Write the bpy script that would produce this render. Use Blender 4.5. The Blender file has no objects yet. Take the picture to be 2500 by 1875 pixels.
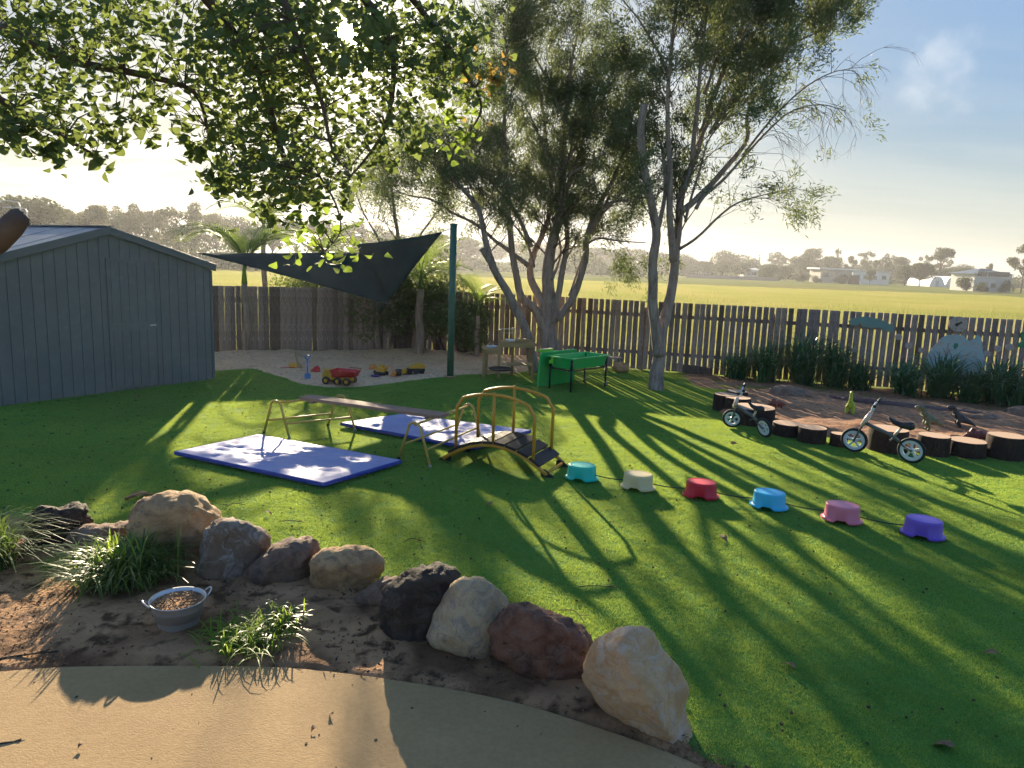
import bpy, bmesh, math, random
import numpy as np
from mathutils import Vector, Matrix, noise
R = math.radians
random.seed(7)
NP = np.random.default_rng(11)
S = bpy.context.scene
COL = S.collection

# ------------------------------------------------------------------ camera
F_PX, PITCH, ROLL, CAM_H = 1800.0, 9.48, 0.037, 2.1      # focal length in photo pixels (2500 wide)
cam_d = bpy.data.cameras.new('camera'); cam = bpy.data.objects.new('camera', cam_d); COL.objects.link(cam)
cam_d.sensor_width = 36.0; cam_d.lens = 36.0 * F_PX / 2500.0
cam_d.clip_start = 0.05; cam_d.clip_end = 5000
CAM = Vector((0, 0, CAM_H))
_f = Vector((0, math.cos(R(PITCH)), -math.sin(R(PITCH))))
_r0 = Vector((1, 0, 0)); _u0 = _r0.cross(_f)
_r = (_r0 * math.cos(ROLL) + _u0 * math.sin(ROLL)).normalized(); _u = _r.cross(_f)
cam.matrix_world = Matrix.Translation(CAM) @ Matrix((_r, _u, -_f)).transposed().to_4x4()
S.camera = cam
def ray(u, v):
    return (_f * F_PX + _r * (u - 1250) - _u * (v - 937.5)).normalized()
def P(u, v, z=0.0):                       # a photo pixel on the level z
    d = ray(u, v); return CAM + d * ((z - CAM_H) / d.z)
def AT(u, v, y):                          # a photo pixel at the depth y
    d = ray(u, v); return CAM + d * (y / d.y)
def mpp(p):                               # metres per photo pixel at a point
    return (p - CAM).dot(_f) / F_PX

# ------------------------------------------------------------------ sun, sky, exposure
sd = ray(850, 150); SUN_AZ = math.atan2(sd.x, sd.y); SUN_EL = math.asin(sd.z) + R(1.8)
SUN_DIR = Vector((math.sin(SUN_AZ) * math.cos(SUN_EL), math.cos(SUN_AZ) * math.cos(SUN_EL), math.sin(SUN_EL)))
sl = bpy.data.lights.new('sun', 'SUN'); sl.energy = 4.4; sl.angle = R(0.5); sl.color = (1.0, 0.83, 0.58)
so = bpy.data.objects.new('sun', sl); COL.objects.link(so)
so.rotation_euler = (-SUN_DIR).to_track_quat('-Z', 'Y').to_euler()
W = bpy.data.worlds.new('World'); S.world = W; W.use_nodes = True
nt = W.node_tree; nt.nodes.clear()
def N(t, typ, **kw):
    n = t.nodes.new(typ)
    for k, v in kw.items():
        if k.startswith('i_'): n.inputs[int(k[2:])].default_value = v
        else: setattr(n, k, v)
    return n
def mathn(t, op, a, b=None, c=None, clamp=False):
    n = t.nodes.new('ShaderNodeMath'); n.operation = op; n.use_clamp = clamp
    for i, x in enumerate((a, b, c)):
        if x is None: continue
        if isinstance(x, (int, float)): n.inputs[i].default_value = x
        else: t.links.new(x, n.inputs[i])
    return n.outputs[0]
def mixc(t, fac, a, b, mode='MIX'):
    n = t.nodes.new('ShaderNodeMix'); n.data_type = 'RGBA'; n.blend_type = mode
    for i, x in ((0, fac), (6, a), (7, b)):
        if isinstance(x, (int, float)): n.inputs[i].default_value = x
        elif isinstance(x, tuple): n.inputs[i].default_value = (*x[:3], 1)
        else: t.links.new(x, n.inputs[i])
    return n.outputs[2]
sky = N(nt, 'ShaderNodeTexSky'); sky.sky_type = 'NISHITA'; sky.sun_disc = False
sky.sun_elevation = SUN_EL; sky.sun_rotation = SUN_AZ; sky.air_density = 1.0; sky.dust_density = 1.2; sky.ozone_density = 1.6
tc = N(nt, 'ShaderNodeTexCoord'); DIR = tc.outputs['Generated']
nrm = N(nt, 'ShaderNodeVectorMath', operation='NORMALIZE'); nt.links.new(DIR, nrm.inputs[0]); DIR = nrm.outputs[0]
sep = N(nt, 'ShaderNodeSeparateXYZ'); nt.links.new(DIR, sep.inputs[0]); DZ = sep.outputs[2]
dt = N(nt, 'ShaderNodeVectorMath', operation='DOT_PRODUCT'); nt.links.new(DIR, dt.inputs[0]); dt.inputs[1].default_value = SUN_DIR
D = mathn(nt, 'MAXIMUM', dt.outputs['Value'], 0.0)
SKYS = 0.15
base = mixc(nt, 1.0, sky.outputs[0], (SKYS*0.82, SKYS*0.99, SKYS*1.18), 'MULTIPLY')
lum = N(nt, 'ShaderNodeRGBToBW'); nt.links.new(base, lum.inputs[0])
shd = mathn(nt, 'DIVIDE', 1.0, mathn(nt, 'ADD', 1.0, mathn(nt, 'MULTIPLY', lum.outputs[0], 6.4)))      # soft shoulder towards the bright side
bsc = N(nt, 'ShaderNodeVectorMath', operation='SCALE'); nt.links.new(base, bsc.inputs[0]); nt.links.new(shd, bsc.inputs[3]); base = bsc.outputs[0]
# thin cloud sheets: low broken bands near the horizon, laid out on a level 1 unit above the eye
inv = mathn(nt, 'DIVIDE', 1.0, mathn(nt, 'ADD', mathn(nt, 'MAXIMUM', DZ, 0.0), 0.10))
sc_ = N(nt, 'ShaderNodeVectorMath', operation='SCALE'); nt.links.new(DIR, sc_.inputs[0]); nt.links.new(inv, sc_.inputs[3])
mp = N(nt, 'ShaderNodeMapping'); nt.links.new(sc_.outputs[0], mp.inputs[0]); mp.inputs['Scale'].default_value = (0.55, 1.5, 0.2); mp.inputs['Location'].default_value = (3.1, 1.7, 0)
cn = N(nt, 'ShaderNodeTexNoise'); nt.links.new(mp.outputs[0], cn.inputs['Vector']); cn.inputs['Scale'].default_value = 1.6; cn.inputs['Detail'].default_value = 7; cn.inputs['Roughness'].default_value = 0.52; cn.inputs['Distortion'].default_value = 0.5
cr = N(nt, 'ShaderNodeMapRange'); nt.links.new(cn.outputs['Fac'], cr.inputs[0]); cr.inputs[1].default_value = 0.44; cr.inputs[2].default_value = 0.60
low = N(nt, 'ShaderNodeMapRange', interpolation_type='SMOOTHSTEP'); nt.links.new(DZ, low.inputs[0]); low.inputs[1].default_value = 0.34; low.inputs[2].default_value = 0.10
near = N(nt, 'ShaderNodeMapRange', interpolation_type='SMOOTHSTEP'); nt.links.new(D, near.inputs[0]); near.inputs[1].default_value = 0.80; near.inputs[2].default_value = 0.97
wgt = mathn(nt, 'ADD', mathn(nt, 'MULTIPLY', near.outputs[0], 0.80), 0.08)
cf = mathn(nt, 'MULTIPLY', mathn(nt, 'MULTIPLY', cr.outputs[0], low.outputs[0]), wgt, clamp=True)
# aureole of the misty morning air and the sun itself
g1 = mathn(nt, 'MULTIPLY', mathn(nt, 'POWER', D, 14.0), 0.08)
g2 = mathn(nt, 'MULTIPLY', mathn(nt, 'POWER', D, 420.0), 1.0)
g3 = mathn(nt, 'MULTIPLY', mathn(nt, 'GREATER_THAN', D, math.cos(R(0.95))), 26.0)
hz = N(nt, 'ShaderNodeMapRange', interpolation_type='SMOOTHSTEP'); nt.links.new(DZ, hz.inputs[0]); hz.inputs[1].default_value = 0.20; hz.inputs[2].default_value = 0.0
hs = mathn(nt, 'MULTIPLY', hz.outputs[0], 0.55)
base2 = mixc(nt, hs, base, (0.27, 0.262, 0.235))
base3 = mixc(nt, cf, base2, (0.31, 0.30, 0.27))
cdir = ray(2295, 178); cd = N(nt, 'ShaderNodeVectorMath', operation='DOT_PRODUCT'); nt.links.new(DIR, cd.inputs[0]); cd.inputs[1].default_value = cdir
cs = N(nt, 'ShaderNodeVectorMath', operation='SCALE'); nt.links.new(DIR, cs.inputs[0]); cs.inputs[3].default_value = 14.0
c2 = N(nt, 'ShaderNodeTexNoise'); nt.links.new(cs.outputs[0], c2.inputs['Vector']); c2.inputs['Scale'].default_value = 2.2; c2.inputs['Detail'].default_value = 6
cm = N(nt, 'ShaderNodeMapRange', interpolation_type='SMOOTHSTEP'); nt.links.new(mathn(nt, 'ADD', mathn(nt, 'MULTIPLY', mathn(nt, 'SUBTRACT', cd.outputs['Value'], 1.0), 420.0), mathn(nt, 'MULTIPLY', c2.outputs['Fac'], 1.6)), cm.inputs[0]); cm.inputs[1].default_value = 0.30; cm.inputs[2].default_value = 1.25
base3 = mixc(nt, mathn(nt, 'MULTIPLY', cm.outputs[0], 0.5), base3, (0.25, 0.265, 0.28))
glow = mathn(nt, 'ADD', mathn(nt, 'ADD', g1, g2), g3)
gl = N(nt, 'ShaderNodeVectorMath', operation='SCALE'); gl.inputs[0].default_value = (1.0, 0.93, 0.78); nt.links.new(glow, gl.inputs[3])
addc = mixc(nt, 1.0, base3, gl.outputs[0], 'ADD')
bg = N(nt, 'ShaderNodeBackground'); nt.links.new(addc, bg.inputs[0]); bg.inputs[1].default_value = 1.0
ow = N(nt, 'ShaderNodeOutputWorld'); nt.links.new(bg.outputs[0], ow.inputs[0])
S.view_settings.view_transform = 'Standard'; S.view_settings.look = 'None'
S.view_settings.gamma = 1.0; S.view_settings.use_curve_mapping = False
S.view_settings.exposure = 1.86
S.cycles.volume_bounces = 0; S.cycles.max_bounces = 8; S.cycles.diffuse_bounces = 3; S.cycles.transmission_bounces = 4
S.cycles.transparent_max_bounces = 6; S.cycles.sample_clamp_indirect = 4.0

# ------------------------------------------------------------------ materials
MATS = {}
def mat(name, c, c2=None, scale=6.0, rough=0.75, bump=0.0, bscale=40.0, trans=0.0, metal=0.0, spec=0.4, stretch=None, detail=6.0, c3=None, coat=0.0, tcol=None, lo=0.35, hi=0.65, big=None, world=False):
    if name in MATS: return MATS[name]
    m = bpy.data.materials.new(name); m.use_nodes = True; t = m.node_tree; t.nodes.clear()
    out = N(t, 'ShaderNodeOutputMaterial'); b = N(t, 'ShaderNodeBsdfPrincipled')
    tcx = N(t, 'ShaderNodeTexCoord'); vec = tcx.outputs['Object'] if not world else N(t, 'ShaderNodeNewGeometry').outputs['Position']
    if stretch:
        mpn = N(t, 'ShaderNodeMapping'); t.links.new(vec, mpn.inputs[0]); mpn.inputs['Scale'].default_value = stretch; vec = mpn.outputs[0]
    if c2 is not None:
        n1 = N(t, 'ShaderNodeTexNoise'); t.links.new(vec, n1.inputs['Vector']); n1.inputs['Scale'].default_value = scale; n1.inputs['Detail'].default_value = detail
        mr = N(t, 'ShaderNodeMapRange'); t.links.new(n1.outputs['Fac'], mr.inputs[0]); mr.inputs[1].default_value = lo; mr.inputs[2].default_value = hi
        colr = mixc(t, mr.outputs[0], c, c2)
        if c3 is not None:
            n2 = N(t, 'ShaderNodeTexNoise'); t.links.new(vec, n2.inputs['Vector']); n2.inputs['Scale'].default_value = scale * 5.3; n2.inputs['Detail'].default_value = 5
            mr2 = N(t, 'ShaderNodeMapRange'); t.links.new(n2.outputs['Fac'], mr2.inputs[0]); mr2.inputs[1].default_value = 0.52; mr2.inputs[2].default_value = 0.66
            colr = mixc(t, mr2.outputs[0], colr, c3)
        bigf = None
        if big:                      # broad wear and staining, in metres
            n3 = N(t, 'ShaderNodeTexNoise'); t.links.new(vec, n3.inputs['Vector']); n3.inputs['Scale'].default_value = big[0]; n3.inputs['Detail'].default_value = 5; n3.inputs['Roughness'].default_value = 0.6
            r3 = N(t, 'ShaderNodeMapRange'); t.links.new(n3.outputs['Fac'], r3.inputs[0]); r3.inputs[1].default_value = 0.35; r3.inputs[2].default_value = 0.68
            bigf = mixc(t, r3.outputs[0], (1, 1, 1), big[1]); colr = mixc(t, 1.0, colr, bigf, 'MULTIPLY')
        t.links.new(colr, b.inputs['Base Color'])
    else:
        b.inputs['Base Color'].default_value = (*c, 1); colr = None
    b.inputs['Roughness'].default_value = rough; b.inputs['Metallic'].default_value = metal
    b.inputs['Specular IOR Level'].default_value = spec; b.inputs['Coat Weight'].default_value = coat
    if bump > 0:
        nb = N(t, 'ShaderNodeTexNoise'); t.links.new(vec, nb.inputs['Vector']); nb.inputs['Scale'].default_value = bscale; nb.inputs['Detail'].default_value = 8
        nb.inputs['Roughness'].default_value = 0.65
        bp = N(t, 'ShaderNodeBump'); t.links.new(nb.outputs['Fac'], bp.inputs['Height']); bp.inputs['Strength'].default_value = 1.0; bp.inputs['Distance'].default_value = bump
        t.links.new(bp.outputs[0], b.inputs['Normal'])
    if trans > 0:
        tr = N(t, 'ShaderNodeBsdfTranslucent')
        if tcol and c2 is not None and bigf is not None: t.links.new(mixc(t, 1.0, tcol, bigf, 'MULTIPLY'), tr.inputs[0])
        elif tcol: tr.inputs[0].default_value = (*tcol, 1)
        elif colr is not None: t.links.new(colr, tr.inputs[0])
        else: tr.inputs[0].default_value = (*c, 1)
        mx = N(t, 'ShaderNodeMixShader'); mx.inputs[0].default_value = trans
        t.links.new(b.outputs[0], mx.inputs[1]); t.links.new(tr.outputs[0], mx.inputs[2]); t.links.new(mx.outputs[0], out.inputs[0])
    else: t.links.new(b.outputs[0], out.inputs[0])
    MATS[name] = m; return m

# ------------------------------------------------------------------ mesh helpers
def link(o, parent=None):
    COL.objects.link(o)
    if parent is not None: o.parent = parent
    return o
def tag(o, label=None, cat=None, group=None, kind=None):
    if label: o['label'] = label
    if cat: o['category'] = cat
    if group: o['group'] = group
    if kind: o['kind'] = kind
    return o
def empty(name, loc, rz=0, label=None, cat=None, group=None):
    o = bpy.data.objects.new(name, None); o.location = loc; o.rotation_euler = (0, 0, rz); o.empty_display_size = 0.1
    COL.objects.link(o); tag(o, label, cat, group); return o
def kids(o): return list(CH.get(o.name, []))
CH = {}
def reg(o, parent):
    if parent is not None: CH.setdefault(parent.name, []).append(o)
def copy_tree(o, parent=None):
    c = o.copy(); COL.objects.link(c)
    if parent is not None: c.parent = parent; reg(c, parent)
    for ch in kids(o): copy_tree(ch, c)
    return c
def mesh_np(name, V, Fq, mats=None, smooth=False, fmat=None):
    me = bpy.data.meshes.new(name); V = np.asarray(V, dtype=np.float32); Fq = np.asarray(Fq, dtype=np.int32)
    k = Fq.shape[1]; me.vertices.add(len(V)); me.vertices.foreach_set('co', V.ravel())
    me.loops.add(Fq.size); me.loops.foreach_set('vertex_index', Fq.ravel())
    me.polygons.add(len(Fq)); me.polygons.foreach_set('loop_start', np.arange(0, Fq.size, k, dtype=np.int32))
    me.polygons.foreach_set('loop_total', np.full(len(Fq), k, dtype=np.int32))
    if smooth: me.polygons.foreach_set('use_smooth', np.ones(len(Fq), dtype=bool))
    if fmat is not None: me.polygons.foreach_set('material_index', np.asarray(fmat, dtype=np.int32))
    me.update(calc_edges=True)
    for m in (mats or []): me.materials.append(m)
    return me
class MB:
    def __init__(s): s.v = []; s.f = []; s.m = []; s.cur = 0
    def quad(s, *p):
        i = len(s.v); s.v.extend([tuple(q) for q in p]); s.f.append(tuple(range(i, i + len(p)))); s.m.append(s.cur)
    def box(s, c, sz, rot=None):
        c = Vector(c); h = [x / 2 for x in sz]; i = len(s.v)
        M = rot.to_matrix() if hasattr(rot, 'to_matrix') else (rot or Matrix.Identity(3))
        for z in (-1, 1):
            for x, y in ((-1, -1), (1, -1), (1, 1), (-1, 1)):
                s.v.append(tuple(c + M @ Vector((x * h[0], y * h[1], z * h[2]))))
        for f in ((3, 2, 1, 0), (4, 5, 6, 7), (0, 1, 5, 4), (1, 2, 6, 5), (2, 3, 7, 6), (3, 0, 4, 7)):
            s.f.append(tuple(i + k for k in f)); s.m.append(s.cur)
        return s
    def tube(s, pts, rad, n=8, caps=True):
        pts = [Vector(p) for p in pts]; i0 = len(s.v); L = len(pts)
        rad = rad if isinstance(rad, (list, tuple)) else [rad] * L
        t = (pts[1] - pts[0]).normalized(); a = t.orthogonal().normalized()
        for k, p in enumerate(pts):
            if k == 0: t = pts[1] - pts[0]
            elif k == L - 1: t = pts[-1] - pts[-2]
            else: t = (pts[k + 1] - pts[k]).normalized() + (pts[k] - pts[k - 1]).normalized()
            t = t.normalized() if t.length > 1e-9 else Vector((0, 0, 1))
            a = (a - t * a.dot(t)); a = a.normalized() if a.length > 1e-6 else t.orthogonal().normalized(); b = t.cross(a)
            for j in range(n):
                an = 2 * math.pi * j / n; s.v.append(tuple(p + (a * math.cos(an) + b * math.sin(an)) * rad[k]))
        for k in range(L - 1):
            for j in range(n):
                q = i0 + k * n + j; r = i0 + k * n + (j + 1) % n
                s.f.append((q, r, r + n, q + n)); s.m.append(s.cur)
        if caps and n > 3:
            s.f.append(tuple(i0 + j for j in range(n - 1, -1, -1))); s.m.append(s.cur)
            s.f.append(tuple(i0 + (L - 1) * n + j for j in range(n))); s.m.append(s.cur)
        return s
    def lathe(s, prof, n=24, c=(0, 0, 0), M=None, ox=1.0, oy=1.0, close=False):
        i0 = len(s.v); c = Vector(c); L = len(prof)
        for r, z in prof:
            for j in range(n):
                an = 2 * math.pi * j / n; p = Vector((r * math.cos(an) * ox, r * math.sin(an) * oy, z))
                if M is not None: p = M @ p
                s.v.append(tuple(p + c))
        for k in range(L - 1 if not close else L):
            for j in range(n):
                q = i0 + k * n; w = i0 + ((k + 1) % L) * n
                s.f.append((q + j, q + (j + 1) % n, w + (j + 1) % n, w + j)); s.m.append(s.cur)
        return s
    def prism(s, pts, h0, h1, M=None, c=(0, 0, 0)):      # outline in x,y extruded in z
        i = len(s.v); n = len(pts); c = Vector(c)
        for z in (h0, h1):
            for x, y in pts:
                p = Vector((x, y, z)); p = (M @ p if M is not None else p) + c; s.v.append(tuple(p))
        s.f.append(tuple(range(i + n - 1, i - 1, -1))); s.m.append(s.cur)
        s.f.append(tuple(range(i + n, i + 2 * n))); s.m.append(s.cur)
        for k in range(n):
            s.f.append((i + k, i + (k + 1) % n, i + n + (k + 1) % n, i + n + k)); s.m.append(s.cur)
        return s
    def mesh(s, name, mats, smooth=False):
        me = bpy.data.meshes.new(name); me.from_pydata(s.v, [], s.f)
        for m in (mats if isinstance(mats, (list, tuple)) else [mats]): me.materials.append(m)
        if any(s.m): me.polygons.foreach_set('material_index', s.m)
        if smooth: me.polygons.foreach_set('use_smooth', [True] * len(me.polygons)); 
        me.update()
        return me
    def build(s, name, mats, parent=None, smooth=False, bevel=0.0, auto=None):
        o = bpy.data.objects.new(name, s.mesh(name, mats, smooth)); link(o, parent); reg(o, parent)
        if bevel > 0:
            md = o.modifiers.new('bevel', 'BEVEL'); md.width = bevel; md.segments = 2; md.limit_method = 'ANGLE'; md.angle_limit = R(35)
        if auto is not None:
            for ed in ():
                pass
        return o
def obj(name, me, parent=None, loc=None, rot=None, scale=None):
    o = bpy.data.objects.new(name, me); link(o, parent); reg(o, parent)
    if loc is not None: o.location = loc
    if rot is not None: o.rotation_euler = rot
    if scale is not None: o.scale = scale
    return o
def sharp(o, ang=40):
    me = o.data
    try: me.set_sharp_from_angle(angle=R(ang))
    except Exception: pass
    return o
def leaves_np(Pn, Dn, ln, wd, mats=None, name='leaves', nm=None, fmat=None, cup=0.0):
    """rhombus leaves: base points, directions, lengths, widths"""
    n = len(Pn); Dn = Dn / (np.linalg.norm(Dn, axis=1, keepdims=True) + 1e-9)
    rv = NP.normal(size=(n, 3)); side = np.cross(Dn, rv); side /= (np.linalg.norm(side, axis=1, keepdims=True) + 1e-9)
    up = np.cross(side, Dn)
    ln = np.asarray(ln).reshape(-1, 1) * np.ones((n, 1)); wd = np.asarray(wd).reshape(-1, 1) * np.ones((n, 1))
    A = Pn; B = Pn + Dn * ln * 0.42 + side * wd * 0.5 + up * ln * cup; C = Pn + Dn * ln; E = Pn + Dn * ln * 0.42 - side * wd * 0.5 + up * ln * cup
    V = np.stack([A, B, C, E], axis=1).reshape(-1, 3); Fq = np.arange(4 * n).reshape(-1, 4)
    return mesh_np(name, V, Fq, mats, fmat=fmat)
def inpoly(x, y, poly):
    c = False; n = len(poly); j = n - 1
    for i in range(n):
        xi, yi = poly[i][0], poly[i][1]; xj, yj = poly[j][0], poly[j][1]
        if (yi > y) != (yj > y) and x < (xj - xi) * (y - yi) / (yj - yi + 1e-12) + xi: c = not c
        j = i
    return c
def sm(pts, k=4):                          # Catmull-Rom through points
    pts = [Vector(p) for p in pts]; out = []
    for i in range(len(pts) - 1):
        p0 = pts[max(i - 1, 0)]; p1 = pts[i]; p2 = pts[i + 1]; p3 = pts[min(i + 2, len(pts) - 1)]
        for j in range(k):
            t = j / k
            out.append(0.5 * ((2 * p1) + (p2 - p0) * t + (2 * p0 - 5 * p1 + 4 * p2 - p3) * t * t + (3 * p1 - p0 - 3 * p2 + p3) * t ** 3))
    out.append(pts[-1]); return out

# ------------------------------------------------------------------ palette
M_lawn = mat('turf', (0.085, 0.20, 0.035), (0.095, 0.22, 0.04), 1.3, 0.95, 0.006, 60, spec=0.1, c3=(0.09, 0.20, 0.035))
M_blade = mat('turf_blade', (0.085, 0.33, 0.085), (0.10, 0.36, 0.09), 1.0, 0.75, trans=0.5, spec=0.15, tcol=(0.58, 0.70, 0.12), world=True, big=(0.9, (0.80, 0.80, 0.86)))
M_soil = mat('soil', (0.50, 0.29, 0.15), (0.17, 0.092, 0.048), 1.9, 0.95, 0.02, 30, spec=0.15, c3=(0.11, 0.06, 0.032), lo=0.42, hi=0.62)
M_patio = mat('concrete', (0.38, 0.25, 0.115), (0.44, 0.295, 0.14), 45, 0.88, 0.003, 110, spec=0.25, big=(1.1, (0.80, 0.78, 0.76)), c3=(0.38, 0.26, 0.13))
M_sand = mat('sand', (0.64, 0.44, 0.28), (0.72, 0.50, 0.32), 3, 0.95, 0.012, 25, spec=0.1, c3=(0.46, 0.33, 0.23))
M_dirt = mat('dirt', (0.34, 0.18, 0.10), (0.44, 0.25, 0.145), 3, 0.95, 0.014, 25, spec=0.1, c3=(0.18, 0.10, 0.07))
M_field = mat('field_grass', (0.27, 0.24, 0.10), (0.20, 0.24, 0.07), 0.05, 0.95, 0.0, spec=0.0, stretch=(0.5, 1.0, 1), c3=(0.33, 0.28, 0.12), trans=0.3, big=(0.02, (0.78, 0.92, 0.72)))
M_fblade = mat('field_blade', (0.25, 0.24, 0.09), (0.17, 0.24, 0.05), 0.08, 0.8, trans=0.5, spec=0.1, tcol=(0.44, 0.40, 0.14), world=True, big=(0.07, (0.72, 0.86, 0.62)))
FW = [(0.32, 0.255, 0.235), (0.24, 0.19, 0.175), (0.37, 0.29, 0.25), (0.28, 0.225, 0.225), (0.17, 0.13, 0.11)]
M_fw = [mat('fence_board_%d' % i, c, tuple(x * 0.6 for x in c), 3.0, 0.85, 0.002, 60, stretch=(6, 6, 0.7), spec=0.15, c3=tuple(x * 1.5 for x in c)) for i, c in enumerate(FW)]
M_bark = mat('paperbark', (0.40, 0.32, 0.27), (0.21, 0.16, 0.135), 5, 0.9, 0.02, 14, stretch=(3, 3, 0.6), spec=0.1, c3=(0.42, 0.33, 0.27))
M_twig = mat('twig', (0.10, 0.075, 0.065), (0.15, 0.11, 0.09), 8, 0.9, spec=0.1)
M_leafA = mat('fine_leaf', (0.09, 0.13, 0.07), (0.12, 0.15, 0.08), 0.8, 0.6, trans=0.35, spec=0.25, tcol=(0.22, 0.27, 0.09), c3=(0.15, 0.16, 0.08))
M_leafP = mat('broad_leaf', (0.07, 0.12, 0.05), (0.10, 0.145, 0.06), 1.5, 0.55, trans=0.42, spec=0.3, tcol=(0.22, 0.28, 0.07))
M_leafY = mat('young_leaf', (0.12, 0.20, 0.04), (0.17, 0.21, 0.05), 4, 0.5, trans=0.5, spec=0.3, tcol=(0.30, 0.42, 0.06))
M_leafO = mat('turning_leaf', (0.34, 0.20, 0.06), (0.36, 0.27, 0.07), 6, 0.5, trans=0.5, spec=0.3, tcol=(0.55, 0.36, 0.08))
M_leafD = mat('far_leaf', (0.055, 0.085, 0.045), (0.08, 0.11, 0.055), 0.12, 0.8, trans=0.25, spec=0.1, tcol=(0.10, 0.12, 0.04))
M_leafG = mat('gum_leaf', (0.07, 0.085, 0.048), (0.09, 0.095, 0.055), 0.12, 0.8, trans=0.3, spec=0.1, tcol=(0.15, 0.15, 0.06))
M_palm = mat('palm_leaf', (0.06, 0.14, 0.035), (0.09, 0.18, 0.045), 2, 0.45, trans=0.4, spec=0.35, tcol=(0.30, 0.42, 0.06))
M_strap = mat('strap_leaf', (0.035, 0.12, 0.05), (0.07, 0.20, 0.075), 2, 0.38, trans=0.2, spec=0.4)
M_liri = mat('liriope_leaf', (0.05, 0.11, 0.03), (0.09, 0.16, 0.04), 4, 0.42, trans=0.35, spec=0.45, tcol=(0.25, 0.38, 0.06))
M_dry = mat('dry_leaf', (0.26, 0.17, 0.10), (0.16, 0.10, 0.06), 9, 0.8, spec=0.2, trans=0.15)
M_darkbit = mat('dark_litter', (0.035, 0.028, 0.02), (0.07, 0.05, 0.03), 30, 0.9)
M_yel = mat('amber_paint', (0.62, 0.30, 0.03), (0.57, 0.27, 0.025), 8, 0.38, 0.0006, 60, spec=0.5, c3=(0.50, 0.25, 0.03))
M_yel2 = mat('faded_yellow_paint', (0.58, 0.40, 0.09), (0.52, 0.35, 0.08), 10, 0.45, 0.0006, 60, spec=0.45, c3=(0.42, 0.28, 0.09))
M_black = mat('black_plastic', (0.018, 0.019, 0.021), (0.028, 0.03, 0.034), 12, 0.5, spec=0.45)
M_rubber = mat('rubber', (0.015, 0.016, 0.018), (0.03, 0.03, 0.032), 20, 0.75)
M_plank = mat('plank_carpet', (0.34, 0.215, 0.165), (0.29, 0.18, 0.14), 14, 0.85, 0.001, 120, stretch=(1, 1, 1))
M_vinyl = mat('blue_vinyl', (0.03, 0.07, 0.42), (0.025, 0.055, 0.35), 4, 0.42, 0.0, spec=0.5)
M_vinylt = mat('vinyl_top_sheen', (0.34, 0.37, 0.62), (0.28, 0.31, 0.56), 4, 0.6, 0.005, 7, spec=0.2)  # same vinyl as the sides, with the pale sky sheen put into its colour
M_post = mat('green_paint', (0.035, 0.14, 0.10), (0.03, 0.12, 0.085), 4, 0.4, spec=0.4, c3=(0.045, 0.15, 0.11))
M_sail = mat('shade_cloth', (0.025, 0.055, 0.045), (0.02, 0.045, 0.038), 3, 0.8, spec=0.1, trans=0.12)
M_shed = mat('shed_steel', (0.165, 0.195, 0.20), (0.15, 0.178, 0.183), 1.5, 0.55, 0.0, spec=0.4, c3=(0.175, 0.205, 0.21), big=(1.2, (0.80, 0.82, 0.86)))
M_shedroof = mat('shed_roof', (0.16, 0.20, 0.24), (0.13, 0.17, 0.21), 2, 0.45, metal=0.3, spec=0.5)
M_trim = mat('shed_trim', (0.12, 0.155, 0.165), (0.105, 0.14, 0.15), 2, 0.5)
M_green = mat('green_plastic', (0.025, 0.50, 0.12), (0.022, 0.45, 0.10), 3, 0.38, spec=0.5)
M_lime = mat('lime_plastic', (0.16, 0.62, 0.03), rough=0.4)
M_pine = mat('pine', (0.42, 0.27, 0.12), (0.36, 0.225, 0.10), 3, 0.7, 0.001, 50, stretch=(1, 1, 8))
M_stbark = mat('stump_bark', (0.020, 0.012, 0.010), (0.042, 0.024, 0.018), 6, 0.95, 0.012, 26, stretch=(3, 3, 0.6), c3=(0.075, 0.04, 0.026))
M_metal = mat('galvanised', (0.62, 0.61, 0.62), (0.50, 0.49, 0.50), 6, 0.38, metal=0.6)
def tree_rings():
    m = bpy.data.materials.new('stump_top'); m.use_nodes = True; t = m.node_tree; b = t.nodes['Principled BSDF']
    tcx = N(t, 'ShaderNodeTexCoord'); wv = N(t, 'ShaderNodeTexWave', wave_type='RINGS', rings_direction='Z'); t.links.new(tcx.outputs['Object'], wv.inputs[0])
    wv.inputs['Scale'].default_value = 14; wv.inputs['Distortion'].default_value = 3; wv.inputs['Detail'].default_value = 3
    ns = N(t, 'ShaderNodeTexNoise'); t.links.new(tcx.outputs['Object'], ns.inputs[0]); ns.inputs['Scale'].default_value = 9
    a = mixc(t, mathn(t, 'MULTIPLY', wv.outputs['Fac'], 0.6), (0.58, 0.39, 0.25), (0.40, 0.25, 0.15)); a = mixc(t, mathn(t, 'MULTIPLY', ns.outputs['Fac'], 0.6), a, (0.48, 0.34, 0.24))
    t.links.new(a, b.inputs['Base Color']); b.inputs['Roughness'].default_value = 0.85; return m
M_sttop = tree_rings()

# ------------------------------------------------------------------ fence line on the ground (far-left, corner, near-right)
FA = P(395, 868); FA.z = 0
FB = AT(1020, 800, 16.3); FB.z = 0
FC = AT(2600, 900, 12.9); FC.z = 0
def fence_y(x):
    if x < FB.x: return FA.y + (FB.y - FA.y) * (x - FA.x) / (FB.x - FA.x)
    return FB.y + (FC.y - FB.y) * (x - FB.x) / (FC.x - FB.x)

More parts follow.
